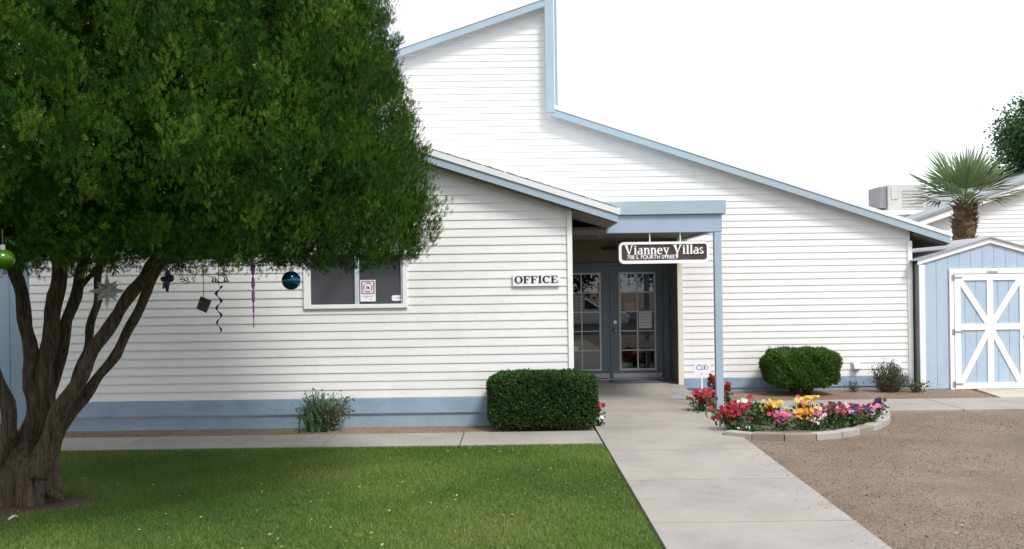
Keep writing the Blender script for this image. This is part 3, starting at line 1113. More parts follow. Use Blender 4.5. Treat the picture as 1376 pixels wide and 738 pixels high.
# OFFICE sign on the wing
yo = YW - 0.035
ox0, oz1 = at(689, 368.5, YW); ox1, oz0 = at(752.5, 384.0, YW)
S1 = thing('office_sign', 'white OFFICE sign in dark capital letters on the siding', 'sign', (ox0, yo, oz0))
mb = MB(); mb.prism(round_rect(ox0, ox1, oz0, oz1, 0.012), yo - 0.012, yo + 0.012)
mb.build('board', M['sign_white'], S1, bevel=0.002)
mb = MB(); letters(mb, 'OFFICE', ox0 + 0.022, oz0 + 0.040, yo - 0.0165, ox1 - ox0 - 0.042, 0.098, depth=0.004)
mb.build('lettering', M['navy'], S1)

# hanging sign under the canopy beam
hx0, hz1 = at(831.5, 325.5, YC + 0.05); hx1, hz0 = at(953, 353, YC + 0.05)
hz1 = at(892, 325, YC + 0.05)[1]; hz0 = at(892, 354, YC + 0.05)[1]
S2 = thing('hanging_sign', 'brown carved wooden name sign with white border hung under the canopy', 'sign', (hx0, YC + 0.05, hz0))
yb = YC + 0.05
outer = round_rect(hx0, hx1, hz0, hz1, 0.075)
inner = round_rect(hx0 + 0.038, hx1 - 0.034, hz0 + 0.046, hz1 - 0.036, 0.04)
mb = MB(); mb.prism(inner, yb - 0.012, yb + 0.02)
mb.build('board', M['wood_sign'], S2)
mb = MB()
n = len(outer)
vs = [(x, yb - 0.028, z) for x, z in outer] + [(x, yb - 0.028, z) for x, z in inner] + [(x, yb + 0.022, z) for x, z in outer] + [(x, yb + 0.022, z) for x, z in inner]
fs = []
for i in range(n):
    j = (i + 1) % n
    fs += [(i, j, n + j, n + i), (i, 2 * n + i, 2 * n + j, j), (n + i, n + j, 3 * n + j, 3 * n + i), (2 * n + j, 2 * n + i, 3 * n + i, 3 * n + j)]
mb.add(vs, fs)
mb.build('border', M['sign_white'], S2)
mb = MB()
tx0, tz = at(839, 342.5, yb); tx1, _ = at(946, 340, yb)
letters(mb, 'Vianney Willas'.replace('W', 'W'), tx0, tz, yb - 0.0195, tx1 - tx0, 0.135, depth=0.0075)
mb.build('lettering', M['letter_white'], S2)
sx_, sz_ = at(843, 348.6, yb)
text_mesh('lettering', '708 S. FOURTH STREET', sx_, yb - 0.0125, sz_, at(911, 348, yb)[0] - sx_, 0.058, M['letter_white'], S2)
for px in (873.2, 914.2):
    x = at(px, 320, yb)[0]
    mb = MB(); mb.tube([(x, yb, hz1 - 0.005), (x, yb, bmB + 0.001)], 0.009, 8)
    mb.build('hanger_rod', M['letter_white'], S2)

# yard sign in the flower bed
ys_ = 16.0
yx0, yz1 = at(932.5, 487, ys_); yx1, yz0 = at(955, 501, ys_)
S3 = thing('yard_sign', 'small white sign with purple emblem on a thin stake behind the red flowers', 'sign', ((yx0 + yx1) / 2, ys_, 0))
mb = MB(); mb.prism(round_rect(yx0, yx1, yz0, yz1, 0.01), ys_ - 0.006, ys_ + 0.006)
mb.build('board', M['sign_white'], S3)
mb = MB(); xm_ = at(943.5, 500, ys_)[0]
mb.box(xm_ - 0.010, xm_ + 0.010, ys_ + 0.007, ys_ + 0.022, -0.05, yz1 - 0.03)
mb.build('stake', M['sign_white'], S3)
mb = MB()
wd = yx1 - yx0
pcs = ring(0.35, 0.5, 0.20, 0.22, 0.165, 0.18, 60, 330, 16) + ring(0.55, 0.5, 0.13, 0.19, 0.09, 0.15, 0, 360, 14) + ring(0.74, 0.5, 0.14, 0.19, 0.105, 0.15, 0, 360, 14) + R(0.22, 0.75, 0.42, 0.79) + R(0.55, 0.76, 0.76, 0.79)
for k, p in enumerate(pcs):
    q = [(yx0 + u * wd, yz0 + v * (yz1 - yz0)) for u, v in p]
    area = sum(q[i][0] * q[(i + 1) % 4][1] - q[(i + 1) % 4][0] * q[i][1] for i in range(4))
    mb.prism(q if area > 0 else q[::-1], ys_ - 0.0085 - (k % 5) * 0.0003, ys_ - 0.0065)
mb.build('emblem', M['purple_ink'], S3)

# notices on window and doors
nx0, nz1 = at(484, 376.5, YW); nx1, nz0 = at(505, 405, YW)
yn = YW + 0.012
S4 = thing('window_notice', 'red bordered notice with a black ring in the office window', 'notice', (nx0, yn, nz0))
mb = MB(); mb.box(nx0, nx1, yn, yn + 0.003, nz0, nz1); mb.build('sheet', M['sign_white'], S4)
mb = MB()
a, b_ = nx0 + 0.012, nx1 - 0.012
c_, d_ = nz1 - 0.19, nz1 - 0.012
mb.box(a, a + 0.022, yn - 0.002, yn - 0.0003, c_, d_); mb.box(b_ - 0.022, b_, yn - 0.002, yn - 0.0003, c_, d_)
mb.box(a + 0.022, b_ - 0.022, yn - 0.002, yn - 0.0003, d_ - 0.016, d_); mb.box(a + 0.022, b_ - 0.022, yn - 0.002, yn - 0.0003, c_, c_ + 0.016)
mb.build('red_border', M['sign_red'], S4)
mb = MB()
cx_, cz_ = (a + b_) / 2, (c_ + d_) / 2
for k, p in enumerate(ring(0, 0, 0.062, 0.066, 0.051, 0.055, 0, 360, 24)):
    if k % 6 == 2: continue
    mb.prism([(cx_ + u, cz_ + v) for u, v in p], yn - 0.002, yn - 0.0003)
mb.prism([(cx_ - 0.02, cz_ - 0.022), (cx_ - 0.004, cz_ - 0.022), (cx_ - 0.004, cz_ + 0.024), (cx_ - 0.016, cz_ + 0.024)], yn - 0.002, yn - 0.0003)
mb.prism([(cx_ + 0.004, cz_ - 0.022), (cx_ + 0.024, cz_ - 0.022), (cx_ + 0.018, cz_ + 0.012), (cx_ + 0.006, cz_ + 0.020)], yn - 0.002, yn - 0.0003)
mb.build('emblem', M['black'], S4)
mb = MB()
for k, (u0, u1) in enumerate(((0.12, 0.85), (0.3, 0.5), (0.58, 0.75))):
    zz = nz0 + 0.07 - 0.02 * k
    mb.box(nx0 + u0 * (nx1 - nx0), nx0 + u1 * (nx1 - nx0), yn - 0.0015, yn - 0.0003, zz - 0.004, zz + 0.004)
mb.build('fine_print', M['ink_grey'], S4)
kx0, kz1 = at(526.5, 396.8, YW); kx1, kz0 = at(543, 404.2, YW)
S5 = thing('window_sticker', 'small rounded silver sticker in the lower right corner of the window', 'sticker', (kx0, YW + 0.016, kz0))
mb = MB(); mb.prism(round_rect(kx0, kx1, kz0, kz1, 0.026), YW + 0.016, YW + 0.0185); mb.build('label_film', M['sign_white'], S5)
mb = MB(); zc = (kz0 + kz1) / 2
mb.box(kx0 + 0.06, kx1 - 0.06, YW + 0.0145, YW + 0.0158, zc - 0.004, zc + 0.004)
for k, p in enumerate(ring(kx1 - 0.035, zc, 0.02, 0.018, 0.014, 0.012, 0, 360, 14)):
    mb.prism(p, YW + 0.0145, YW + 0.0158)
mb.build('print', M['ink_grey'], S5)


def door_notice(px0, py0, px1, py1, mat, label, lines):
    yy = YD + 0.031
    x0, z1 = at(px0, py0, yy); x1, z0 = at(px1, py1, yy)
    t = thing('door_notice', label, 'notice', (x0, yy, z0))
    mb = MB(); mb.box(x0, x1, yy + 0.001, yy + 0.003, z0, z1); mb.build('sheet', mat, t)
    mb = MB()
    for k in range(lines):
        zz = z1 - (z1 - z0) * (k + 1) / (lines + 1)
        mb.box(x0 + 0.02, x1 - 0.02 - 0.05 * ((k * 7) % 3), yy - 0.001, yy + 0.0005, zz - 0.006, zz + 0.006)
    mb.build('fine_print', M['ink_grey'], t)


door_notice(771, 395.5, 786, 417.5, M['paper_dim'], 'grey paper notice taped in the left door glass', 6)
door_notice(839, 406.5, 854, 419.5, M['pink_paper'], 'pinkish paper notice in the right door glass', 4)
door_notice(858.5, 418.5, 876.5, 441.0, M['paper'], 'pale paper notice in the right hand column of the right door', 5)
door_notice(770, 466, 777, 470.5, M['paper'], 'tiny white sticker low on the left door glass', 1)

# door mat
mb = MB()
m0, m1 = at(821, 518, 18.75)[0], at(893, 518, 18.75)[0]
mb.box(m0, m1, 18.5, 19.12, 0.152, 0.166)
for k in range(12):
    yy = 18.53 + k * 0.05
    mb.box(m0 + 0.03, m1 - 0.03, yy, yy + 0.02, 0.166, 0.170)
tag(mb.build('door_mat', M['mat_rubber']), 'dark blue grey doormat in front of the double doors', 'doormat')


# ------------------------------------------------------------------ blue panel shed at far left
t = thing('blue_outbuilding', 'plain blue panelled outbuilding at the left end of the office wing', 'building', (-8.2, 14.3, 0))
mb = MB(); mb.box(-10.0, XWL - 0.03, 14.32, 17.3, 0.10, 2.62); mb.build('wall', M['outbuilding'], t)
mb = MB()
for k in range(10):
    x = XWL - 0.07 - k * 0.31
    mb.box(x - 0.012, x + 0.012, 14.311, 14.319, 0.10, 2.60)
mb.build('batten', M['outbuilding'], t)
mb = MB(); mb.box(-10.0, XWL - 0.04, 14.305, 17.3, -0.05, 0.098); mb.build('foundation', M['concrete2'], t)
mb = MB(); mb.prism([(-10.3, 2.62), (-6.5, 2.62), (-6.5, 2.72), (-8.4, 3.2), (-10.3, 2.72)], 14.15, 17.4); mb.build('roof', M['shed_roof'], t)

# ------------------------------------------------------------------ barn style shed
YS = 18.0
shx0 = at(1236, 430, YS)[0]
shc = at(1331, 400, YS)[0]
shx1 = 2 * shc - shx0
e0 = at(1237, 349, YS)[1]
pk = at(1331, 320, YS)[1]
ssl = (pk - e0) / (shc - shx0)
zb = at(1260, 522.5, YS)[1]
SH = thing('storage_shed', 'light blue garden shed with white cross braced barn door', 'shed', (shc, YS, 0))
mb = MB()
mb.prism([(shx0 + 0.02, zb), (shx1 - 0.02, zb), (shx1 - 0.02, e0 - 0.05), (shc, pk - 0.05), (shx0 + 0.02, e0 - 0.05)], YS + 0.02, YS + 3.6)
# vertical grooves as raised panel boards
k = 0
x = shx0 + 0.10
while x < shx1 - 0.10:
    x2 = min(x + 0.195, shx1 - 0.10)
    xm_ = (x + x2) / 2
    zt = pk - abs(xm_ - shc) * ssl - 0.10
    mb.prism([(x, zb), (x2, zb), (x2, pk - abs(x2 - shc) * ssl - 0.06), (x, pk - abs(x - shc) * ssl - 0.06)], YS + 0.006, YS + 0.019)
    x = x2 + 0.005
mb.build('wall', M['shed_blue'], SH)
mb = MB(); mb.box(shx0 - 0.004, shx0 + 0.018, YS + 0.03, YS + 3.6, zb, e0 - 0.06); mb.build('side_panel', M['shed_side'], SH)
mb = MB(); mb.box(shx0 + 0.03, shx1 - 0.03, YS + 0.015, YS + 3.55, -0.12, zb - 0.004); mb.build('base', M['blue_found'], SH)
mb = MB()
for s in (-1, 1):
    e = shx0 - 0.03 if s < 0 else shx1 + 0.03
    mb.prism([(shc, pk - 0.085), (e, e0 - 0.03 * ssl - 0.085), (e, e0 - 0.03 * ssl), (shc, pk)][::s], YS - 0.03, YS + 0.002)
mb.box(shx0 - 0.006, shx0 + 0.092, YS - 0.025, YS + 0.004, zb - 0.01, e0 - 0.09 + 0.0)
mb.box(shx1 - 0.092, shx1 + 0.006, YS - 0.025, YS + 0.004, zb - 0.01, e0 - 0.09)
mb.build('trim', M['trim'], SH, bevel=0.004)
mb = MB()
for s in (-1, 1):
    e = shx0 - 0.10 if s < 0 else shx1 + 0.10
    mb.prism([(shc, pk + 0.002), (e, pk - abs(e - shc) * ssl + 0.002), (e, pk - abs(e - shc) * ssl + 0.022), (shc, pk + 0.026)][::s], YS - 0.06, YS + 3.65)
mb.build('roof', M['shed_roof'], SH)
# door
dx0, dzt = at(1275, 360, YS); dx1 = 2 * shc - dx0 - 0.03
dx0b = at(1282, 440, YS)[0]
dzb = at(1300, 523, YS)[1]
dzt = at(1325, 361, YS)[1]
mb = MB()
tw = 0.075
mb.box(dx0, dx0 + tw, YS - 0.022, YS + 0.004, dzb - 0.004, dzt)
mb.box(dx1 - tw, dx1, YS - 0.022, YS + 0.004, dzb - 0.004, dzt)
mb.box(dx0 + tw, dx1 - tw, YS - 0.022, YS + 0.004, dzt - 0.085, dzt)
mb.build('door_frame', M['trim'], SH, bevel=0.004)
ix0, ix1, iz0, iz1 = dx0 + tw + 0.008, dx1 - tw - 0.008, dzb + 0.005, dzt - 0.095
mb = MB()
x = ix0
while x < ix1 - 0.02:
    x2 = min(x + 0.19, ix1)
    mb.box(x, x2 - 0.006, YS - 0.004, YS + 0.005, iz0, iz1)
    x = x2
D = mb.build('door', M['shed_blue'], SH)
bw = 0.105
mb = MB()
cxm, czm = (ix0 + ix1) / 2, at(1328, 439, YS)[1]
y0, y1 = YS - 0.026, YS - 0.0045
mb.box(ix0, ix0 + bw, y0, y1, iz0, iz1); mb.box(ix1 - bw, ix1, y0, y1, iz0, iz1)
mb.box(ix0 + bw, ix1 - bw, y0, y1, iz1 - bw, iz1); mb.box(ix0 + bw, ix1 - bw, y0, y1, iz0, iz0 + bw)
mb.box(cxm - bw / 2, cxm + bw / 2, y0 + 0.001, y1, iz0 + bw, iz1 - bw)
mb.box(ix0 + bw, cxm - bw / 2, y0 + 0.001, y1, czm - bw / 2, czm + bw / 2); mb.box(cxm + bw / 2, ix1 - bw, y0 + 0.001, y1, czm - bw / 2, czm + bw / 2)
kk = 0
for sx in (-1, 1):
    for sz in (-1, 1):
        xe = ix0 + bw if sx < 0 else ix1 - bw
        ze = iz0 + bw if sz < 0 else iz1 - bw
        d = Vector((xe - cxm, ze - czm)); L = d.length; d.normalize()
        nrm = Vector((-d.y, d.x)) * 0.048
        a0 = Vector((cxm, czm)); a1 = Vector((xe, ze)) - d * 0.0
        q = [(a0 + nrm), (a0 - nrm), (a1 - nrm), (a1 + nrm)]
        q = [(max(ix0 + 0.02, min(ix1 - 0.02, p.x)), max(iz0 + 0.02, min(iz1 - 0.02, p.y))) for p in q]
        area = sum(q[i][0] * q[(i + 1) % 4][1] - q[(i + 1) % 4][0] * q[i][1] for i in range(4))
        kk += 1
        mb.prism(q if area > 0 else q[::-1], y0 + 0.002 + 0.0006 * kk, y1)
mb.build('brace', M['trim'], D)
for zz in (at(1285, 373, YS)[1], at(1285, 446, YS)[1], at(1285, 516, YS)[1]):
    mb = MB()
    mb.box(dx0 + tw - 0.035, dx0 + tw + 0.002, YS - 0.034, YS - 0.023, zz - 0.045, zz + 0.045)
    mb.box(dx0 + tw + 0.003, dx0 + tw + 0.14, YS - 0.034, YS - 0.0265, zz - 0.014, zz + 0.014)
    mb.tube([(dx0 + tw + 0.002, YS - 0.038, zz - 0.05), (dx0 + tw + 0.002, YS - 0.038, zz + 0.05)], 0.008, 8)
    mb.build('hinge', M['steel'], D)
mb = MB()
zz = at(1375, 452, YS)[1]
mb.box(ix1 - 0.05, ix1 + 0.045, YS - 0.040, YS - 0.027, zz - 0.02, zz + 0.02)
mb.tube([(ix1 - 0.02, YS - 0.04, zz), (ix1 - 0.02, YS - 0.08, zz), (ix1 - 0.02, YS - 0.08, zz - 0.09)], 0.008, 8)
mb.build('handle', M['steel'], D)
mb = MB()
nx_, nz_ = at(1333, 365.5, YS)
mb.box(nx_ - 0.09, nx_ + 0.09, YS - 0.028, YS - 0.0225, nz_ - 0.014, nz_ + 0.016)
mb.build('maker_plate', M['steel'], SH)

# ------------------------------------------------------------------ buildings beyond
t = thing('gabled_house', 'white sided gabled building with grey roof beyond the shed', 'building', (14, 27, 0))
YB = 27.0
bx0, bz0 = at(1233, 298, YB)
bsl = 0.34
bcx = bx0 + 6.2
zrb = bz0 + 6.2 * bsl
mb = MB(); siding(mb, YB + 0.3, 0.2, zrb - 0.1, lambda z: max(bx0 + 0.5, bx0 + (z + 0.1 - bz0) / bsl), lambda z: min(bx0 + 11.9, bx0 + 12.4 - (z + 0.1 - bz0) / bsl))
mb.build('siding', M['siding'], t)
mb = MB(); mb.prism([(bx0 + 0.5, 0), (bx0 + 11.9, 0), (bx0 + 11.9, bz0 + 0.06), (bcx, zrb - 0.1), (bx0 + 0.5, bz0 + 0.06)], YB + 0.31, YB + 9)
mb.build('wall', M['white_wall'], t)
mb = MB()
for s in (-1, 1):
    e = bcx + s * 6.25
    mb.prism([(bcx, zrb - 0.16), (e, bz0 - 0.16), (e, bz0), (bcx, zrb)][::s], YB, YB + 0.05)
mb.build('rake_fascia', M['trim'], t)
mb = MB()
for s in (-1, 1):
    e = bcx + s * 6.35
    mb.prism([(bcx, zrb + 0.01), (e, bz0 - 0.02), (e, bz0 + 0.06), (bcx, zrb + 0.09)][::s], YB - 0.05, YB + 9.2)
mb.build('roof', M['far_roof'], t)

YA = 29.0
t = thing('flat_roof_annex', 'low white flat roofed annex carrying the rooftop cooling unit', 'building', (8.6, YA, 0))
ax0 = 6.0; ax1 = at(1262, 280, YA)[0]; az = at(1200, 283, YA)[1]
mb = MB(); mb.box(ax0, ax1, YA, YA + 6, 0, az - 0.12); mb.build('wall', M['white_wall'], t)
mb = MB(); mb.box(ax0 - 0.1, ax1 + 0.1, YA - 0.1, YA + 6.1, az - 0.12, az); mb.build('roof', M['trim'], t)
ux0_, ut = at(1183, 248, YA + 0.6); ux1_, ub = at(1245, 281, YA + 0.6)
ut = at(1208, 248, YA + 0.6)[1]
t = thing('rooftop_cooler', 'beige rooftop air conditioning unit beside the palm', 'air conditioner', ((ux0_ + ux1_) / 2, YA + 0.6, az))
mb = MB()
mb.box(ux0_ + 0.22, ux1_, YA + 0.6, YA + 1.7, az + 0.05, ut)
mb.build('cabinet', M['ac'], t, bevel=0.015)
mb = MB()
mb.box(ux0_, ux0_ + 0.215, YA + 0.68, YA + 1.6, az + 0.12, ut - 0.05)
mb.build('coil_box', M['ac_dark'], t, bevel=0.01)
mb = MB()
mb.box(ux0_ + 0.30, ux0_ + 0.5, YA + 0.575, YA + 0.599, ut - 0.42, ut - 0.08)
mb.build('access_panel', M['ac'], t, bevel=0.01)
mb = MB()
for k in range(6):
    zz = az + 0.15 + 0.09 * k
    mb.box(ux0_ + 0.62, ux1_ - 0.08, YA + 0.575, YA + 0.599, zz, zz + 0.018)
mb.build('louvre', M['ac'], t)
mb = MB()
mb.box(ux0_ + 0.1, ux1_ - 0.1, YA + 0.7, YA + 1.6, az, az + 0.048)
mb.build('curb', M['ac_dark'], t)
mb = MB()
mb.tube([(ux1_ - 0.1, YA + 0.62, az + 0.02), (ux1_ + 0.25, YA + 0.62, az + 0.02), (ux1_ + 0.25, YA + 0.62, az - 0.3)], 0.03, 8)
mb.build('drain_pipe', M['ac_dark'], t)


# ------------------------------------------------------------------ the cypress
TX, TY = at(40, 675, 9.4)[0], 9.4
T = thing('cypress_tree', 'big dark green cypress with several trunks and a flat trimmed skirt', 'tree', (TX, TY, 0))
random.seed(21)


def limb(pts, Y0=9.4):
    """(px, py, r_px, dy) points -> tube centre line and radii"""
    P, Rr = [], []
    for px, py, r, dy in pts:
        x, z = at(px, py, Y0 + dy)
        P.append((x, Y0 + dy, z)); Rr.append(0.62 * r * (Y0 + dy) / F)
    return P, Rr


def smooth_path(P, Rr, n=6):
    P = [Vector(p) for p in P]
    out, ro = [], []
    for i in range(len(P) - 1):
        p0, p1, p2, p3 = P[max(i - 1, 0)], P[i], P[i + 1], P[min(i + 2, len(P) - 1)]
        for k in range(n):
            s = k / n
            out.append(0.5 * ((2 * p1) + (p2 - p0) * s + (2 * p0 - 5 * p1 + 4 * p2 - p3) * s * s + (3 * p1 - p0 - 3 * p2 + p3) * s ** 3))
            ro.append(Rr[i] * (1 - s) + Rr[i + 1] * s)
    out.append(P[-1]); ro.append(Rr[-1])
    return out, ro


LIMBS = [
    [(-10, 660, 26, -0.05), (2, 600, 22, -0.1), (14, 570, 17, -0.12), (-2, 510, 13, -0.2), (-30, 430, 12, -0.3), (-60, 340, 10, -0.5), (-110, 150, 5, -0.9)],
    [(20, 650, 28, 0.05), (42, 570, 17, 0.05), (42, 500, 15, 0.05), (36, 440, 15, 0.0), (24, 375, 14, -0.05), (4, 320, 12, -0.1), (-30, 200, 8, -0.2), (-60, 60, 5, -0.3)],
    [(38, 650, 30, 0.1), (58, 560, 20, 0.1), (62, 490, 19, 0.1), (72, 420, 17, 0.15), (82, 350, 16, 0.2), (90, 250, 12, 0.2), (92, 100, 9, 0.3), (90, -100, 6, 0.3)],
    [(50, 600, 16, 0.25), (74, 500, 15, 0.28), (92, 430, 13, 0.3), (108, 370, 11, 0.4), (125, 310, 9, 0.6), (160, 200, 6, 0.9)],
    [(50, 640, 28, -0.1), (74, 570, 20, -0.12), (108, 505, 15, -0.15), (146, 440, 14, -0.2), (186, 382, 13, -0.25), (222, 335, 12, -0.4), (290, 260, 9, -0.6), (360, 150, 5, -0.8)],
    [(56, 640, 24, 0.05), (88, 565, 15, 0.05), (130, 512, 11, 0.05), (166, 458, 10.5, 0.0), (194, 400, 10.5, 0.0), (222, 345, 10, 0.0), (270, 310, 8, 0.2), (380, 270, 5, 0.5)],
    [(100, 515, 8, 0.2), (117, 465, 9, 0.25), (129, 410, 8.5, 0.3), (134, 360, 8, 0.35), (138, 290, 6, 0.5)],
    [(96, 415, 6, 0.3), (112, 385, 6, 0.3), (128, 362, 5.5, 0.4), (160, 345, 5, 0.5)],
    [(226, 350, 9, -0.3), (300, 338, 7, -0.6), (400, 330, 5, -1.0), (480, 300, 3, -1.2)],
    [(210, 352, 8, 0.1), (260, 345, 7, 0.6), (340, 340, 5, 1.2), (430, 320, 3, 1.6)],
    [(82, 340, 9, 0.2), (60, 320, 7, 0.9), (40, 300, 5, 1.8), (30, 260, 3, 2.4)],
    [(40, 340, 8, -0.2), (60, 315, 7, -1.0), (90, 280, 5, -1.9), (110, 250, 3, -2.5)],
]
mb = MB()
for L in LIMBS:
    P, Rr = smooth_path(*limb(L))
    ph = random.uniform(0, 6)
    P = [p + Vector((0.012 * math.sin(ph + i * 0.9), 0.012 * math.cos(ph + i * 0.7), 0)) for i, p in enumerate(P)]
    Rr = [r * (1 + 0.07 * math.sin(i * 1.3 + ph)) for i, r in enumerate(Rr)]
    mb.tube(P, Rr, 14, rough=0.07)
# fluted, flaring base
n, rows = 96, 26
bvs, bfs = [], []
cxb = at(36, 660, 9.4)[0]
for j in range(rows):
    h = j / (rows - 1)
    z = -0.06 + 0.62 * h
    base_r = (0.172 + 0.085 * (1 - h) ** 3 + 0.05 * math.sin(h * 2.6)) * (1 - 0.75 * max(0, (h - 0.62) / 0.38) ** 1.6)
    for i in range(n):
        a = 2 * math.pi * i / n
        fl = 0.10 * math.sin(a * 5 + 0.8 + h * 0.8) + 0.07 * math.sin(a * 9 + 2 - h * 1.7) + 0.05 * math.sin(a * 16 + h * 3)
        r = base_r * (1 + fl * (1.1 - 0.4 * h)) + random.uniform(-0.007, 0.007)
        bvs.append((cxb + r * 1.12 * math.cos(a) + 0.02 * h, 9.4 + r * 0.85 * math.sin(a), z))
for j in range(rows - 1):
    for i in range(n):
        bfs.append((j * n + i, j * n + (i + 1) % n, (j + 1) * n + (i + 1) % n, (j + 1) * n + i))
bfs.append(tuple((rows - 1) * n + i for i in range(n)))
mb.add(bvs, bfs)
# surface roots and a sawn stub
for a, L in ((-0.35, 0.36), (-2.6, 0.4), (1.2, 0.4)):
    pts = [(cxb + math.cos(a) * r, 9.4 + math.sin(a) * r * 0.9, 0.16 - 0.16 * (r - 0.2) / L - 0.02) for r in np.linspace(0.14, 0.14 + L * 0.75, 6)]
    mb.tube(pts, [0.07, 0.06, 0.045, 0.036, 0.028, 0.015], 10, rough=0.1)
tr = mb.build('trunk', M['bark'], T, smooth=True)

PZ = np.array([1.98, 2.1, 2.25, 2.5, 2.9, 3.4, 3.95, 4.5, 5.2, 6.0, 6.8, 7.4, 7.7])
PR = np.array([2.95, 3.40, 3.62, 3.77, 3.78, 3.70, 3.52, 3.42, 3.15, 2.4, 1.6, 0.7, 0.1])


def crown_r(z, a):
    lump = 1 + 0.018 * np.sin(a * 3 + z * 1.1) + 0.014 * np.sin(a * 7 - z * 2.3) + 0.01 * np.sin(a * 13 + z * 5) + 0.016 * np.sin(a * 10 + z * 1.9) * np.sin(z * 5.2 + a * 3.1)
    # the street side is undercut towards the skirt
    da = (a + 1.40 + np.pi) % (2 * np.pi) - np.pi
    under = np.exp(-(da / 0.85) ** 2) * np.clip((2.95 - z) / 0.6, 0, 1)
    return np.interp(z, PZ, PR) * lump * (1 - 0.36 * under)


# clumps on the crown surface, denser on the street side
def crown_points(n, z0=2.15, z1=7.6):
    z = rng.uniform(z0, z1, n * 4)
    a = rng.uniform(0, 2 * np.pi, n * 4)
    r = np.interp(z, PZ, PR)
    seen = np.where(np.sin(a) < 0.5, 1.0, 0.3) * np.where((np.cos(a) > -0.55) | (z > 99), 1.0, 0.5) * np.where(z > 5.6, 0.4, 1.0)
    keep = rng.uniform(0, 1, n * 4) < (r / 3.7) * seen
    return z[keep][:n], a[keep][:n]


def sprays_at(zc, ac, depth, per, sz, spread, lift):
    nC = len(zc)
    rc = crown_r(zc, ac) - depth
    c = np.stack([TX + rc * np.cos(ac), TY + rc * np.sin(ac), zc], 1)
    out = np.stack([np.cos(ac), np.sin(ac), np.zeros(nC)], 1)
    tint = rng.beta(2.0, 2.2, nC)
    c = np.repeat(c, per, 0); out = np.repeat(out, per, 0); tint = np.repeat(tint, per)
    n_ = len(c)
    off = rng.normal(0, 1, (n_, 3)) * np.array(spread)
    axis = out * rng.uniform(0.1, 0.9, (n_, 1)) + np.array([0, 0, 1]) * lift[0] + rng.normal(0, lift[1], (n_, 3)) + off * 2.0
    nor = out + rng.normal(0, 0.55, (n_, 3))
    return c + off, axis, nor, rng.uniform(sz[0], sz[1], n_), np.clip(tint + rng.normal(0, 0.08, n_), 0, 1)


def tufts(zc, ac, depth, per, length, sz):
    """flame shaped fans: sprays radiate from a base point, up and outwards"""
    nC = len(zc)
    S = rng.uniform(length[0], length[1], nC)
    rc = crown_r(zc, ac) - depth
    out = np.stack([np.cos(ac), np.sin(ac), np.zeros(nC)], 1)
    tan = np.stack([-np.sin(ac), np.cos(ac), np.zeros(nC)], 1)
    main = unit(out * rng.uniform(0.05, 0.50, (nC, 1)) + np.array([0, 0, 1.0]) * rng.uniform(0.7, 1.0, (nC, 1)) + tan * rng.normal(0, 0.18, (nC, 1)))
    tip = np.stack([TX + rc * np.cos(ac), TY + rc * np.sin(ac), zc], 1)
    base = tip - main * S[:, None]
    wide = unit(tan + out * rng.normal(0, 0.5, (nC, 1)))           # plane the fan opens in
    thick = unit(np.cross(main, wide))
    tint = rng.beta(1.6, 2.0, nC)
    rp_ = lambda x: np.repeat(x, per, 0)
    n_ = nC * per
    th = rng.uniform(-1, 1, n_)
    tk = rng.uniform(-1, 1, n_)
    t = np.sqrt(rng.uniform(0.06, 1.0, n_)) * (1 - 0.22 * th ** 2)
    d = unit(rp_(main) + rp_(wide) * (0.38 * th)[:, None] + rp_(thick) * (0.22 * tk)[:, None])
    pos = rp_(base) + d * (rp_(S) * t)[:, None] + rng.normal(0, 0.008, (n_, 3))
    axis = d + rng.normal(0, 0.22, (n_, 3))
    nor = rp_(thick) + rng.normal(0, 0.5, (n_, 3))
    return pos, axis, nor, rng.uniform(sz[0], sz[1], n_), np.clip(rp_(tint) + rng.normal(0, 0.07, n_), 0, 1)


parts = []
z, a = crown_points(3500)
parts.append(tufts(z, a, rng.beta(1.5, 1.7, len(z)) * 0.44, 66, (0.22, 0.48), (0.032, 0.068)))
z, a = crown_points(2200, 2.35)
parts.append(sprays_at(z, a, rng.uniform(0.52, 0.95, len(z)), 44, (0.07, 0.12), (0.13, 0.13, 0.22), (0.6, 0.5)))
z, a = crown_points(900, 2.6)
parts.append(sprays_at(z, a, rng.uniform(1.1, 2.0, len(z)), 26, (0.15, 0.24), (0.25, 0.25, 0.3), (0.4, 0.6)))
# hanging fringe and underside
nf = 1000
a = rng.uniform(0, 2 * np.pi, nf); rr = np.sqrt(rng.uniform(0.02, 1, nf)) * 3.55
da_ = (a + 1.40 + np.pi) % (2 * np.pi) - np.pi
rr = rr * (1 - 0.30 * np.exp(-(da_ / 0.85) ** 2))
zc = 2.40 + 0.08 * np.sin(a * 5) + 0.06 * np.sin(a * 11 + 1) + rng.uniform(-0.12, 0.30, nf)
c = np.stack([TX + rr * np.cos(a), TY + rr * np.sin(a), zc], 1)
per = 30
c = np.repeat(c, per, 0)
tint = np.repeat(rng.beta(2, 3, nf), per)
off = rng.normal(0, 1, c.shape) * np.array([0.10, 0.10, 0.09])
axis = np.array([0, 0, -1.0]) * rng.uniform(-0.3, 1.0, (len(c), 1)) + rng.normal(0, 0.5, c.shape)
parts.append((c + off, axis, rng.normal(0, 1, c.shape), rng.uniform(0.05, 0.10, len(c)), tint))
pos = np.concatenate([p[0] for p in parts]); axis = np.concatenate([p[1] for p in parts]); nor = np.concatenate([p[2] for p in parts])
size = np.concatenate([p[3] for p in parts]); tint = np.concatenate([p[4] for p in parts])
tipz = pos[:, 2] + np.minimum(0, unit(axis)[:, 2]) * size
trim = 2.115 + 0.035 * np.sin(pos[:, 0] * 4) + 0.03 * np.sin(pos[:, 0] * 11 + pos[:, 1] * 5) + rng.exponential(0.035, len(pos)) * -1
ok = tipz > trim
pos, axis, nor, size, tint = pos[ok], axis[ok], nor[ok], size[ok], tint[ok]
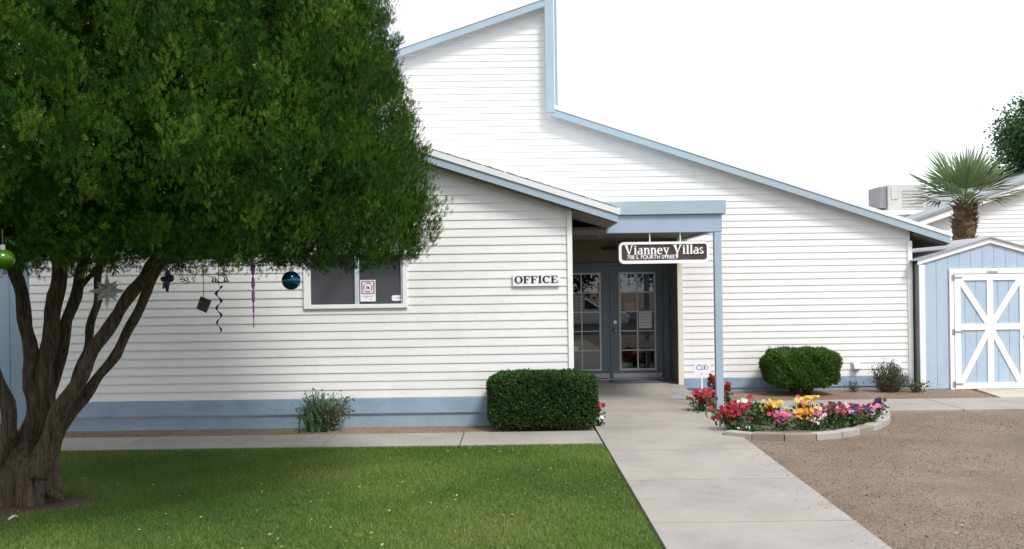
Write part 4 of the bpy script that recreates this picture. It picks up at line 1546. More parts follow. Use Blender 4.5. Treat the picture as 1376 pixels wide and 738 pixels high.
V, Q, m = stamp(SPRAY, pos, axis, nor, size)
np_mesh('crown', V, Q, M['cypress'], T, np.repeat(tint, m))
# inner dead twigs
mb = MB()
for k in range(260):
    a = random.uniform(0, 6.28); zz = random.uniform(2.25, 6.0)
    r1 = float(np.interp(zz, PZ, PR)) * random.uniform(0.6, 0.86)
    r0 = r1 * random.uniform(0.2, 0.5)
    p0 = Vector((TX + r0 * math.cos(a), TY + r0 * math.sin(a), zz - random.uniform(-0.05, 0.4)))
    p1 = Vector((TX + r1 * math.cos(a + random.uniform(-.2, .2)), TY + r1 * math.sin(a + random.uniform(-.2, .2)), zz))
    mid = (p0 + p1) / 2 + Vector((random.uniform(-.12, .12), random.uniform(-.12, .12), random.uniform(-.1, .1)))
    if min(p0.z, mid.z, p1.z) < 2.2: continue
    mb.tube([p0, mid, p1], [0.03, 0.018, 0.007], 5)
mb.build('branch', M['twig'], T)


# ------------------------------------------------------------------ ornaments in the tree
def hang_string(mb, x, y, z, top):
    mb.tube([(x, y, z), (x, y, top)], 0.003, 5)


OG = 'ornaments hanging in the cypress'
x, z = at(391.5, 377, 8.4); t = thing('glass_ball', 'shiny teal blue ball hanging from the cypress beside the window', 'ornament', (x, 8.4, z), OG)
mb = MB(); mb.ball((x, 8.4, z), 0.076, 32, 20); mb.build('ball', M['blue_ball'], t, smooth=True)
mb = MB(); mb.tube([(x, 8.4, z + 0.073), (x, 8.4, z + 0.095)], 0.014, 10); mb.build('cap', M['steel'], t)
mb = MB(); hang_string(mb, x, 8.4, z + 0.095, 2.35); mb.build('string', M['string'], t)
x, z = at(4, 348, 6.3); t = thing('glass_ball', 'shiny lime green bauble hanging at the far left of the cypress', 'ornament', (x, 6.3, z), OG)
mb = MB(); mb.ball((x, 6.3, z), 0.070, 32, 20, 0.85); mb.build('ball', M['green_ball'], t, smooth=True)
mb = MB(); mb.tube([(x, 6.3, z + 0.057), (x, 6.3, z + 0.085)], 0.016, 10); mb.build('cap', M['steel'], t)
mb = MB(); hang_string(mb, x, 6.3, z + 0.085, 2.27); mb.build('string', M['string'], t)
# star
x, z = at(145, 391, 8.9); t = thing('hanging_star', 'white many pointed star hanging between the cypress limbs', 'ornament', (x, 8.9, z), OG)
mb = MB()
rg = random.Random(5)
dirs = []
for k in range(8): dirs.append(Vector((math.cos(k * math.pi / 4 + 0.39 * 0 + 1.57), -0.15, math.sin(k * math.pi / 4 + 1.57))))
for k in range(4): dirs.append(Vector((0.6 * math.cos(k * math.pi / 2 + .8), -0.8, 0.6 * math.sin(k * math.pi / 2 + .8))))
dirs += [Vector((d.x, 0.8, d.z)) for d in dirs[8:]] + [Vector((0, -1, 0))]
for i, d in enumerate(dirs):
    d.normalize()
    a = d.cross(Vector((0.3, 0.9, 0.2))).normalized(); b = d.cross(a)
    L = 0.16 if i in (0, 2, 4, 6) else 0.125
    base = [Vector((x, 8.9, z)) + d * 0.04 + a * 0.035 * math.cos(q * math.pi / 2) + b * 0.035 * math.sin(q * math.pi / 2) for q in range(4)]
    tip = Vector((x, 8.9, z)) + d * L
    for q in range(4): mb.face([base[q], base[(q + 1) % 4], tip])
mb.ball((x, 8.9, z), 0.055, 10, 6)
mb.build('star_body', M['star'], t)
mb = MB(); hang_string(mb, x, 8.9, z + 0.15, 2.4); mb.build('string', M['string'], t)
# black flag card
x, z = at(274, 409, 8.6); t = thing('hanging_card', 'small tilted black card dangling on a string under the cypress', 'ornament', (x, 8.6, z), OG)
mb = MB()
ca, sa = math.cos(-0.35), math.sin(-0.35)
q = [(x + u * ca - v * sa, z + u * sa + v * ca) for u, v in ((-0.045, -0.055), (0.045, -0.06), (0.05, 0.05), (-0.045, 0.055))]
mb.prism(q, 8.595, 8.605); mb.build('card', M['orn_black'], t)
mb = MB(); hang_string(mb, x, 8.6, z + 0.05, 2.35); mb.build('string', M['string'], t)
# black spiral with little figures on a bar
x, zt = at(294, 384, 8.6); zb_ = at(296, 447, 8.6)[1]
t = thing('wind_spinner', 'black corkscrew wind spinner with small figures on top', 'ornament', (x, 8.6, zb_), OG)
mb = MB()
nS = 60
prev = None
for k in range(nS + 1):
    f = k / nS; an = f * 2 * math.pi * 3.2
    zz = zt + (zb_ - zt) * f
    rr_ = 0.034 * (1 - 0.35 * f)
    wv = 0.024 * (1 - 0.5 * f)
    p = Vector((x + rr_ * math.cos(an), 8.6 + rr_ * math.sin(an), zz)); q_ = Vector((x + (rr_ - wv) * math.cos(an), 8.6 + (rr_ - wv) * math.sin(an), zz - 0.008))
    if prev:
        mb.face([prev[0], p, q_, prev[1]])
        mb.face([prev[0] + Vector((0, 0, 0.004)), prev[1] + Vector((0, 0, 0.004)), q_ + Vector((0, 0, 0.004)), p + Vector((0, 0, 0.004))])
    prev = (p, q_)
mb.build('spiral', M['orn_black'], t)
mb = MB()
zt2 = at(294, 379, 8.6)[1]
mb.tube([(x - 0.06, 8.6, zt2 + 0.005), (x + 0.02, 8.6, zt2 - 0.004), (x + 0.09, 8.6, zt2 + 0.006)], 0.004, 6)
for dx_, hh in ((-0.052, 0.05), (-0.03, 0.045), (0.045, 0.05), (0.065, 0.045)):
    mb.tube([(x + dx_, 8.6, zt2), (x + dx_ + 0.008, 8.6, zt2 + hh * 0.5), (x + dx_ - 0.004, 8.6, zt2 + hh)], [0.007, 0.006, 0.003], 6)
mb.tube([(x, 8.6, zt2), (x - 0.025, 8.6, zt2 + 0.03)], 0.004, 5)
mb.tube([(x, 8.6, zt2), (x, 8.6, zt)], 0.003, 5)
mb.build('figure', M['orn_black'], t)
mb = MB(); hang_string(mb, x, 8.6, zt2, 2.35); mb.build('string', M['string'], t)
# purple drop spinner
x, zt = at(340, 352, 8.3); zb_ = at(342, 440, 8.3)[1]
t = thing('purple_drop', 'purple beaded twist hanging in a long line under the cypress', 'ornament', (x, 8.3, zb_), OG)
mb = MB()
prof = [(0.0, .004), (.07, .022), (.16, .016), (.22, .004), (.26, .012), (.36, .016), (.43, .004), (.46, .013), (.58, .014), (.64, .004), (.67, .008), (.75, .008), (.79, .003), (.83, .008), (.87, .003), (.94, .005), (1.0, .006)]
mb.tube([(x, 8.3, zt + (zb_ - zt) * f) for f, r in prof], [r for f, r in prof], 8)
mb.build('bead', M['purple'], t)
mb = MB(); hang_string(mb, x, 8.3, zt, 2.4); mb.build('string', M['string'], t)
# dark violet butterfly
x, z = at(225, 379, 8.7); t = thing('hanging_figure', 'dark violet dangling figure beside the thick leaning limb', 'ornament', (x, 8.7, z), OG)
mb = MB()
mb.tube([(x, 8.7, z + 0.06), (x - 0.005, 8.7, z), (x, 8.7, z - 0.085)], [0.015, 0.03, 0.008], 8)
mb.ball((x + 0.03, 8.7, z + 0.03), 0.03, 10, 8); mb.ball((x - 0.035, 8.7, z + 0.025), 0.022, 10, 8); mb.ball((x + 0.004, 8.7, z + 0.068), 0.024, 10, 8)
mb.tube([(x - 0.02, 8.7, z), (x - 0.035, 8.7, z - 0.055)], [0.013, 0.008], 8)
mb.build('body', M['violet_dark'], t, smooth=True)
mb = MB(); hang_string(mb, x, 8.7, z + 0.06, 2.35); mb.build('string', M['string'], t)


# ------------------------------------------------------------------ hedges and shrubs
def leafy(name, parent, pos, out, size, mat, tint, up=0.5, rand=0.6, tmpl=LEAF1, part='foliage'):
    axis = out * 0.7 + np.array([0, 0, up]) + rng.normal(0, rand, pos.shape)
    nor = out + rng.normal(0, 0.6, pos.shape)
    V, Q, m = stamp(tmpl, pos, axis, nor, size)
    return np_mesh(part, V, Q, mat, parent, np.repeat(tint, m))


def superell(n, half, p, lo=-1.0):
    """points and normals on a rounded box"""
    u = rng.normal(0, 1, (n * 2, 3))
    u = unit(u)
    k = (np.abs(u) ** p).sum(1) ** (-1 / p)
    s = u * k[:, None]
    keep = s[:, 2] > lo
    s = s[keep][:n]
    nor = unit(np.sign(s) * np.abs(s) ** (p - 1) / np.array(half))
    return s * np.array(half), nor


def shrub(name, label, cx, cy, zc, half, p, n, lsz, mat, group=None, lo=-1.0, depth=0.12, wobble=0.03):
    t = thing(name, label, 'hedge' if 'hedge' in name else 'bush', (cx, cy, 0), group)
    s, nor = superell(n, half, p, lo)
    lump = 1 + wobble * np.sin(s[:, 0] * 9 + 1) * np.sin(s[:, 2] * 8 + s[:, 1] * 7) + wobble * 0.7 * np.sin(s[:, 0] * 21 + s[:, 2] * 17)
    dep = np.abs(rng.normal(0, 1, len(s))) * depth
    deep = rng.uniform(0, 1, len(s)) < 0.35
    dep = np.where(deep, rng.uniform(0.3, 0.95, len(s)) * min(half) * 0.8, dep)
    pos = s * lump[:, None] - nor * dep[:, None] + np.array([cx, cy, zc])
    pos[:, 2] = np.maximum(pos[:, 2], 0.03)
    tint = np.clip(0.5 + 0.28 * np.sin(s[:, 0] * 6 + s[:, 2] * 5) * np.cos(s[:, 1] * 5 - s[:, 2] * 4) + 0.18 * nor[:, 2] * 0 + rng.normal(0, 0.16, len(s)), 0, 1)
    shoot = (rng.uniform(0, 1, len(s)) < 0.022) & (nor[:, 2] > 0.2)
    pos = pos + nor * (shoot * rng.uniform(0.005, 0.028, len(s)))[:, None] + np.array([0, 0, 1]) * (shoot * rng.uniform(0, 0.012, len(s)))[:, None]
    leafy(name, t, pos, nor, rng.uniform(lsz[0], lsz[1], len(s)) * np.where(deep, 2.6, 1.0), mat, tint)
    mb = MB()
    for k in range(40):
        a = random.uniform(0, 6.28); r = random.uniform(0.1, 0.85)
        b0 = Vector((cx + 0.25 * half[0] * math.cos(a), cy + 0.25 * half[1] * math.sin(a), -0.02))
        b1 = Vector((cx + r * half[0] * math.cos(a), cy + r * half[1] * math.sin(a), zc + half[2] * random.uniform(-0.3, 0.75)))
        mb.tube([b0, (b0 + b1) / 2 + Vector((0, 0, 0.05)), b1], [0.014, 0.010, 0.004], 5)
    mb.build('stem', M['twig'], t)
    return t


hxL, _ = at(656, 540, 13.5); hxR, _ = at(804, 540, 13.5)
hzT = at(730, 503, 13.5)[1]
hcx = (hxL + hxR) / 2
shrub('box_hedge', 'dark green hedge clipped into a block beside the entrance path', hcx, 13.78, hzT / 2 + 0.02, ((hxR - hxL) / 2, 0.40, hzT / 2 - 0.01), 5.5, 52000, (0.022, 0.042), M['hedge'], depth=0.045, wobble=0.012)
bxL, _ = at(1023, 495, 17.6); bxR, _ = at(1127, 495, 17.6)
bzT = at(1075, 470, 17.6)[1]; bzB = 0.06
shrub('round_bush', 'bright green bush clipped to a flat topped mound against the white wall', (bxL + bxR) / 2, 17.55, (bzT + bzB) / 2 + 0.05, ((bxR - bxL) / 2 - 0.055, 0.48, (bzT - bzB) / 2 - 0.03), 4.2, 46000, (0.022, 0.045), M['bush'], depth=0.06, wobble=0.05)


def stemmy(name, label, cx, cy, w, h, nst, leaves, mat, lsz, spread=0.35, cat='shrub', blades=0, blade_mat=None, fuzz=0.05):
    """upright shrub: thin stems set with small leaves, plus optional strap leaves"""
    t = thing(name, label, cat, (cx, cy, 0))
    mb = MB(); P = []; A = []
    for k in range(nst):
        a = random.uniform(0, 6.28); r = w * 0.5 * math.sqrt(random.random())
        b0 = Vector((cx + r * 0.45 * math.cos(a), cy + r * 0.35 * math.sin(a), 0.0))
        top = Vector((cx + r * (1 + spread) * math.cos(a), cy + r * 0.8 * math.sin(a), h * random.uniform(0.45, 1.0) * (1 - 0.25 * (r / (w * 0.5)) ** 2)))
        mid = (b0 + top) / 2 + Vector((random.uniform(-.03, .03), random.uniform(-.03, .03), 0.06))
        mb.tube([b0, mid, top], [0.006, 0.005, 0.002], 4)
        for q in range(leaves):
            f = random.uniform(0.15, 1.0)
            p = b0 * (1 - f) ** 2 + mid * 2 * f * (1 - f) + top * f * f
            P.append(p + Vector((random.gauss(0, fuzz), random.gauss(0, fuzz), random.gauss(0, fuzz * 0.6))))
            A.append((top - b0).normalized())
    mb.build('stem', M['twig'], t)
    P = np.array([tuple(p) for p in P]); A = np.array([tuple(p) for p in A])
    P[:, 2] = np.maximum(P[:, 2], 0.02)
    axis = A * 0.9 + rng.normal(0, 0.5, P.shape)
    V, Q, m = stamp(LEAF1, P, axis, rng.normal(0, 1, P.shape), rng.uniform(lsz[0], lsz[1], len(P)))
    np_mesh('foliage', V, Q, mat, t, np.repeat(rng.beta(2, 2, len(P)), m))
    if blades:
        mb = MB()
        vv, qq, tt = [], [], []
        for k in range(blades):
            a = random.uniform(0, 6.28); L = random.uniform(0.35, 0.62) * h / 0.55; lean = random.uniform(0.15, 0.75); wd_ = random.uniform(0.012, 0.024)
            bx, by = cx + random.gauss(-0.02, 0.09), cy + random.gauss(-0.05, 0.06)
            dx, dy = math.cos(a), math.sin(a) * 0.7
            prev = None; tv = random.random()
            for s in range(6):
                f = s / 5
                p = np.array([bx + dx * lean * L * f * (0.4 + 0.6 * f), by + dy * lean * L * f, L * f * (1 - 0.28 * lean * f)])
                ww = wd_ * (1 - f ** 2.5) + 0.001
                sd_ = np.array([-math.sin(a + 0.6), math.cos(a + 0.6), 0.0]) * ww
                cur = (p - sd_, p + sd_)
                if prev is not None:
                    i0 = len(vv); vv += [prev[0], prev[1], cur[1], cur[0]]; qq.append((i0, i0 + 1, i0 + 2, i0 + 3)); tt += [tv] * 4
                prev = cur
        np_mesh('strap_leaf', np.array(vv), np.array(qq), blade_mat, t, np.array(tt))
    return t


sxc = at(432, 560, 13.85)[0]
stemmy('strap_plant', 'straggly green plant with strap leaves in the dirt under the office wall', sxc + 0.03, 13.80, 0.54, 0.58, 64, 28, M['strap'], (0.02, 0.05), 0.45, 'plant', 60, M['strap'])
sxc = at(1195, 520, 17.75)[0]
stemmy('grey_shrub', 'thin grey green shrub below the right hand outlet box', sxc, 17.72, 0.58, 0.56, 130, 34, M['sage'], (0.015, 0.035), 0.15)
sxc = at(1144, 525, 17.9)[0]
stemmy('weed', 'sparse little weed growing between the bush and the grey shrub', sxc, 17.8, 0.22, 0.22, 14, 14, M['sage'], (0.02, 0.04), 0.4, 'plant')
sxc = at(1229, 527, 17.75)[0]
stemmy('weed', 'low yellow green weeds at the corner of the garden shed', sxc, 17.66, 0.30, 0.22, 22, 16, M['strap'], (0.02, 0.05), 0.4, 'plant', 8, M['strap'])


# ------------------------------------------------------------------ flower bed
def bed_curve():
    """front line of the edging blocks"""
    pts = [at_ground(972, 588), at_ground(1015, 592), at_ground(1062, 593), at_ground(1112, 591.5), at_ground(1150, 586.5), at_ground(1178, 579), at_ground(1194, 571), at_ground(1197, 563), at_ground(1192, 556.5)]
    return pts


def at_ground(px, py, z=0.0):
    u, v = px - 688.0, py - 369.0
    x = u * CC - v * SS - 2.0
    y = u * SS + v * CC - 18.0
    Y = F * (EYE - z) / y
    return Vector((x * Y / F, Y))


ctrl = bed_curve()
cp, _ = smooth_path([Vector((p.x, p.y, 0)) for p in ctrl], [0] * len(ctrl), 10)
acc = [0.0]
for i in range(1, len(cp)): acc.append(acc[-1] + (cp[i] - cp[i - 1]).length)


def on_curve(s):
    s = max(0, min(acc[-1] - 1e-4, s))
    for i in range(1, len(acc)):
        if acc[i] >= s:
            f = (s - acc[i - 1]) / (acc[i] - acc[i - 1])
            return cp[i - 1].lerp(cp[i], f)


nb = 11
bl = acc[-1] / nb
ordn = ['first', 'second', 'third', 'fourth', 'fifth', 'sixth', 'seventh', 'eighth', 'ninth', 'tenth', 'eleventh']
cols = ['g', 'b', 'b', 'g', 'g', 'b', 'g', 'g', 'g', 'g', 'g']
for k in range(nb):
    a, b = on_curve(k * bl + 0.006), on_curve((k + 1) * bl - 0.006)
    d = (b - a).normalized(); nrm = Vector((-d.y, d.x, 0))
    c0, c1 = a, b
    mb = MB()
    tilt = random.uniform(-0.004, 0.004)
    hh = 0.080 + random.uniform(-0.007, 0.007)
    mb.prism_z([(c0.x, c0.y), (c1.x, c1.y), ((c1 + nrm * 0.16 - d * 0.02).x, (c1 + nrm * 0.16).y), ((c0 + nrm * 0.16 + d * 0.02).x, (c0 + nrm * 0.16).y)], -0.03, hh)
    o = mb.build('edging_block', M['block_grey'] if cols[k] == 'g' else M['block_brown'], None, bevel=0.008, seg=2)
    tag(o, '%s concrete edging block, %s from the path along the flower bed' % ('pale grey' if cols[k] == 'g' else 'brownish', ordn[k]), 'edging block', 'concrete blocks edging the flower bed')

inner = [cp[i] for i in range(0, len(cp), 4)]
poly = [(p.x, p.y + 0.05) for p in inner]
poly += [(poly[-1][0] - 0.1, 15.09), (path_right(15.0) + 0.02, 15.09), (path_right(13.4) + 0.02, poly[0][1])]
mb = MB(); mb.prism_z(poly, -0.03, 0.045)
# patch of soil round the canopy post, behind the walk edge
mb.prism_z([(2.88, 15.09), (3.5, 15.09), (3.4, 15.6), (2.9, 15.6)], -0.03, 0.045)
tag(mb.build('bed_soil', M['soil']), kind='structure')


def petal_mat(name, c):
    m, nt, b = new_mat(name)
    geo = N(nt, 'ShaderNodeNewGeometry')
    oi = N(nt, 'ShaderNodeObjectInfo')
    av = N(nt, 'ShaderNodeMath', operation='MULTIPLY_ADD')
    nt.links.new(geo.outputs['Random Per Island'], av.inputs[0]); av.inputs[1].default_value = 0.4
    hv = N(nt, 'ShaderNodeMath', operation='MULTIPLY')
    nt.links.new(oi.outputs['Random'], hv.inputs[0]); hv.inputs[1].default_value = 0.6
    nt.links.new(hv.outputs[0], av.inputs[2])
    col = ramp(nt, av.outputs[0], [(0.0, mul(c, 0.5)), (0.5, c), (1.0, mul(c, 1.25))])
    nt.links.new(col, b.inputs['Base Color'])
    b.inputs['Roughness'].default_value = 0.6
    tr = N(nt, 'ShaderNodeBsdfTranslucent'); nt.links.new(col, tr.inputs['Color'])
    mix = N(nt, 'ShaderNodeMixShader'); mix.inputs[0].default_value = 0.2
    nt.links.new(b.outputs[0], mix.inputs[1]); nt.links.new(tr.outputs[0], mix.inputs[2])
    nt.links.new(mix.outputs[0], nt.nodes['Material Output'].inputs['Surface'])
    return m


PC = {'red': (0.40, 0.006, 0.016), 'dred': (0.17, 0.004, 0.012), 'yellow': (0.78, 0.52, 0.03), 'orange': (0.80, 0.33, 0.04), 'pink': (0.62, 0.16, 0.33),
      'pale': (0.72, 0.50, 0.60), 'white': (0.80, 0.80, 0.74), 'maroon': (0.10, 0.012, 0.035), 'violet': (0.035, 0.018, 0.075), 'crimson': (0.52, 0.02, 0.09)}
PM = {k: petal_mat('petal_' + k, v) for k, v in PC.items()}

# bloom: five to six overlapping petals, slightly cupped
PET = []
for k in range(6):
    a = k * math.pi / 3
    c, s = math.cos(a), math.sin(a)
    zz = 0.02 * (k % 2)
    w_ = 0.42
    PET.append([(0.04 * c, 0.04 * s, zz), (0.55 * c + w_ * s, 0.55 * s - w_ * c, 0.16 + zz), (1.0 * c, 1.0 * s, 0.10 + zz), (0.55 * c - w_ * s, 0.55 * s + w_ * c, 0.16 + zz)])
PET = np.array(PET)          # columns: x, y in the bloom's plane, z off it
BLOOM = PET[:, :, [0, 1, 2]]


BMESH = {}


def bloom_mesh(colr):
    if colr not in BMESH:
        me = bpy.data.meshes.new('bloom')
        me.from_pydata([tuple(p) for p in BLOOM.reshape(-1, 3)], [], [tuple(range(4 * k, 4 * k + 4)) for k in range(6)])
        me.materials.append(PM[colr])
        BMESH[colr] = me
    return BMESH[colr]


def flower(label, px, py, Y, w, h, blooms, nleaf=90, size=(0.028, 0.04), name='bedding_flower', gh=None, base=0.045):
    """a plant: stems + leaf mound + blooms of one or more colours [(colour, count, zmin, zmax)]"""
    if Y is None:
        p = at_ground(px, py, base); x, Y = p.x, p.y
    else:
        x = at(px, py, Y)[0]
    t = thing(name, label, 'flower', (x, Y, base), 'flowers planted along the bed')
    nl = int(nleaf * 2.2)
    P = rng.normal(0, 1, (nl, 3)) * np.array([w * 0.26, w * 0.22, 0]) + np.array([x, Y, 0])
    P[:, 2] = base + rng.uniform(0.0, (gh or h * 0.62), nl)
    ax = rng.normal(0, 0.7, (nl, 3)) + np.array([0, -0.3, 0.5])
    V, Q, m = stamp(LEAF_FOLD, P, ax, rng.normal(0, 0.5, (nl, 3)) + np.array([0, -0.6, 0.8]), rng.uniform(0.035, 0.07, nl))
    np_mesh('foliage', V, Q, M['flower_leaf'], t, np.repeat(rng.beta(2, 2, nl), m))
    mb = MB(); nst = 0
    for colr, cnt, f0, f1 in blooms:
        cnt = max(cnt, int(cnt * 1.35 - 1)) if cnt > 5 else cnt
        C = np.stack([x + rng.normal(0, w * 0.21, cnt), Y + rng.normal(0, w * 0.17, cnt) - 0.02, base + 0.95 * h * rng.uniform(f0, f1, cnt)], 1)
        nor = np.stack([rng.normal(0, 0.5, cnt), rng.uniform(-1.2, -0.2, cnt), rng.uniform(0.2, 1.0, cnt)], 1)
        ax = rng.normal(0, 1, (cnt, 3))
        ax = ax - nor * (np.sum(ax * nor, 1) / np.sum(nor * nor, 1))[:, None]
        for q, a_, n_ in zip(C, ax, nor):
            e1 = Vector(a_).normalized(); e3 = Vector(n_).normalized(); e2 = e3.cross(e1).normalized()
            b_o = bpy.data.objects.new('bloom', bloom_mesh(colr))
            COL.objects.link(b_o)
            b_o.parent = t
            rot = Matrix((e1, e2, e1.cross(e2))).transposed().to_4x4()
            k_ = rng.uniform(size[0], size[1]) * rng.uniform(0.78, 1.1)
            b_o.matrix_basis = Matrix.Translation(Vector(q) - Vector((x, Y, base))) @ rot @ Matrix.Scale(k_, 4)
        for q in C[::2]:
            mb.tube([(x + (q[0] - x) * 0.5, Y + (q[1] - Y) * 0.5, base - 0.02), (q[0], q[1] + 0.008, q[2] - 0.004)], 0.003, 4)
    mb.build('stem', M['flower_leaf'], t)
    return t


flower('tall dark red flower just left of the canopy post behind the others', 957, 552, 15.5, 0.12, 0.52, [('red', 9, 0.72, 1.0), ('dred', 7, 0.6, 0.95)], 45, (0.03, 0.045), gh=0.42, base=0.045)
flower('dark red flower standing just right of the canopy post', 978, 552, 15.4, 0.10, 0.42, [('dred', 6, 0.55, 0.95), ('red', 7, 0.65, 1.0)], 40, (0.03, 0.045), gh=0.3, base=0.045)
flower('spreading red flowers hanging over the path left of the post', 944, 562, 15.15, 0.40, 0.34, [('red', 30, 0.5, 1.0), ('dred', 14, 0.4, 0.9)], 80, (0.032, 0.048), base=0.03)
flower('dense mound of dark red flowers in front of the canopy post', 984, 576, None, 0.46, 0.36, [('red', 34, 0.4, 1.0), ('dred', 34, 0.25, 0.95)], 110, (0.03, 0.045))
flower('white and pale pink flowers behind the red mound', 1000, 566, None, 0.22, 0.33, [('white', 5, 0.8, 1.0), ('pink', 10, 0.45, 0.85)], 50)
flower('single red bloom standing high over plain green leaves', 1015, 570, None, 0.24, 0.40, [('red', 4, 0.93, 1.0)], 150, (0.03, 0.038), gh=0.26)
flower('yellow flowers with a few red ones left of the gap in the bed', 1037, 571, None, 0.30, 0.34, [('yellow', 20, 0.55, 1.0), ('red', 8, 0.45, 0.8)], 130)
flower('low magenta pink flowers beside the bare soil gap', 1052, 578, None, 0.28, 0.24, [('pink', 26, 0.35, 1.0), ('crimson', 6, 0.4, 0.9)], 60)
flower('bright yellow flowers right of the bare soil gap', 1083, 568, None, 0.34, 0.36, [('yellow', 34, 0.5, 1.0), ('pink', 7, 0.7, 1.0)], 110)
flower('orange yellow flowers at the front of the bed under the yellow ones', 1081, 577, None, 0.28, 0.27, [('orange', 22, 0.5, 1.0)], 90, (0.032, 0.045))
flower('pale pink flowers between the orange and the maroon ones', 1098, 578, None, 0.20, 0.25, [('pale', 10, 0.4, 1.0), ('pink', 5, 0.5, 1.0)], 60)
flower('dark maroon flowers around a crimson patch', 1122, 575, None, 0.38, 0.34, [('maroon', 32, 0.5, 1.0), ('crimson', 16, 0.45, 0.8)], 130)
flower('mixed pink white and violet flowers towards the right end of the bed', 1145, 573, None, 0.32, 0.30, [('violet', 20, 0.35, 1.0), ('pale', 8, 0.6, 1.0), ('crimson', 9, 0.6, 1.0)], 110)
flower('rose pink flowers at the rounded right end of the bed', 1168, 570, None, 0.26, 0.27, [('pink', 12, 0.35, 1.0), ('pale', 6, 0.5, 0.9), ('violet', 9, 0.4, 1.0)], 70)
flower('nearly black violet flowers last in the bed', 1180, 561, None, 0.20, 0.27, [('violet', 18, 0.5, 1.0)], 50)
flower('dry pale ground flowers at the front left edge of the bed', 1010, 581, None, 0.34, 0.08, [('white', 4, 0.6, 1.0)], 70, (0.018, 0.026), gh=0.05)
flower('red flower poking out from the right end of the clipped hedge', 805, 578, 13.82, 0.13, 0.36, [('red', 11, 0.72, 1.0), ('white', 2, 0.35, 0.45)], 40, (0.028, 0.04), base=0.01)


# ------------------------------------------------------------------ palm
YP = 24.0
ppx, ppz = at(1296, 285, YP)
PT = thing('palm_tree', 'small fan palm with a shaggy brown trunk behind the shed', 'palm', (ppx, YP, 0))
mb = MB()
zs = np.linspace(0, ppz + 0.15, 26)
mb.tube([(ppx + 0.03 * math.sin(z_ * 2), YP, z_) for z_ in zs], [0.25 + 0.03 * math.sin(i * 2.1) for i in range(26)], 14, rough=0.06)
for k in range(330):        # old leaf bases
    zz = random.uniform(1.6, ppz + 0.2); a = random.uniform(0, 6.28)
    d = Vector((math.cos(a), math.sin(a), 0)); s = Vector((-math.sin(a), math.cos(a), 0))
    flare = 0.05 + 0.12 * max(0, (zz - ppz + 0.5) / 0.7)
    p = Vector((ppx, YP, zz)) + d * 0.24
    tip = p + d * flare + Vector((0, 0, random.uniform(0.05, 0.13))) + s * random.uniform(-0.03, 0.03)
    mb.face([p - s * 0.04, p + s * 0.04, tip + s * 0.02, tip - s * 0.02])
    mb.face([p - s * 0.04 + Vector((0, 0, 0.03)), tip - s * 0.02 + d * 0.01, tip + s * 0.02 + d * 0.01, p + s * 0.04 + Vector((0, 0, 0.03))])
mb.build('trunk', M['palm_bark'], PT)
vv, qq, tt = [], [], []
st = MB()
top = Vector((ppx, YP, ppz + 0.15))
rp = random.Random(12)
nfr = 17
for k in range(nfr):
    a = k * 2.399 + rp.uniform(-0.2, 0.2)
    el = math.radians(88 - 80 * (k / nfr) ** 0.8 - rp.uniform(0, 8))
    d = Vector((math.cos(a) * math.cos(el), math.sin(a) * math.cos(el), math.sin(el)))
    L1 = rp.uniform(0.28, 0.42) + 0.22 * math.cos(el)
    hub = top + d * L1
    st.tube([top, top + d * L1 * 0.55 + Vector((0, 0, 0.03)), hub], [0.022, 0.015, 0.010], 5)
    s = d.cross(Vector((0, 0, 1)))
    s = s.normalized() if s.length > 0.05 else Vector((1, 0, 0))
    nn = s.cross(d).normalized()
    tv = rp.uniform(0.1, 0.9) * (0.6 + 0.4 * math.sin(el))
    nseg = 20
    for q in range(nseg):
        f = q / (nseg - 1) * 2 - 1
        an = f * math.radians(55)
        L2 = rp.uniform(0.95, 1.22) * (1 - 0.32 * abs(f) ** 2)
        dd = (d * math.cos(an) + s * math.sin(an) + nn * (0.12 * math.cos(an * 3) - 0.10)).normalized()
        w_ = (-d * math.sin(an) + s * math.cos(an)).normalized()
        fold = nn * (0.012 if q % 2 else -0.012)
        p1 = hub + dd * L2 * 0.55 + fold
        droop = Vector((0, 0, -0.10 * (1 - math.sin(el)) - rp.uniform(0, 0.06)))
        p2 = hub + dd * L2 + droop
        i0 = len(vv)
        vv += [tuple(hub), tuple(p1 - w_ * 0.034), tuple(p2), tuple(p1 + w_ * 0.034)]
        qq.append((i0, i0 + 1, i0 + 2, i0 + 3)); tt += [min(1, max(0, tv + rp.uniform(-0.1, 0.1)))] * 4
np_mesh('frond', np.array(vv), np.array(qq), M['palm'], PT, np.array(tt))
st.build('leaf_stalk', M['palm'], PT)


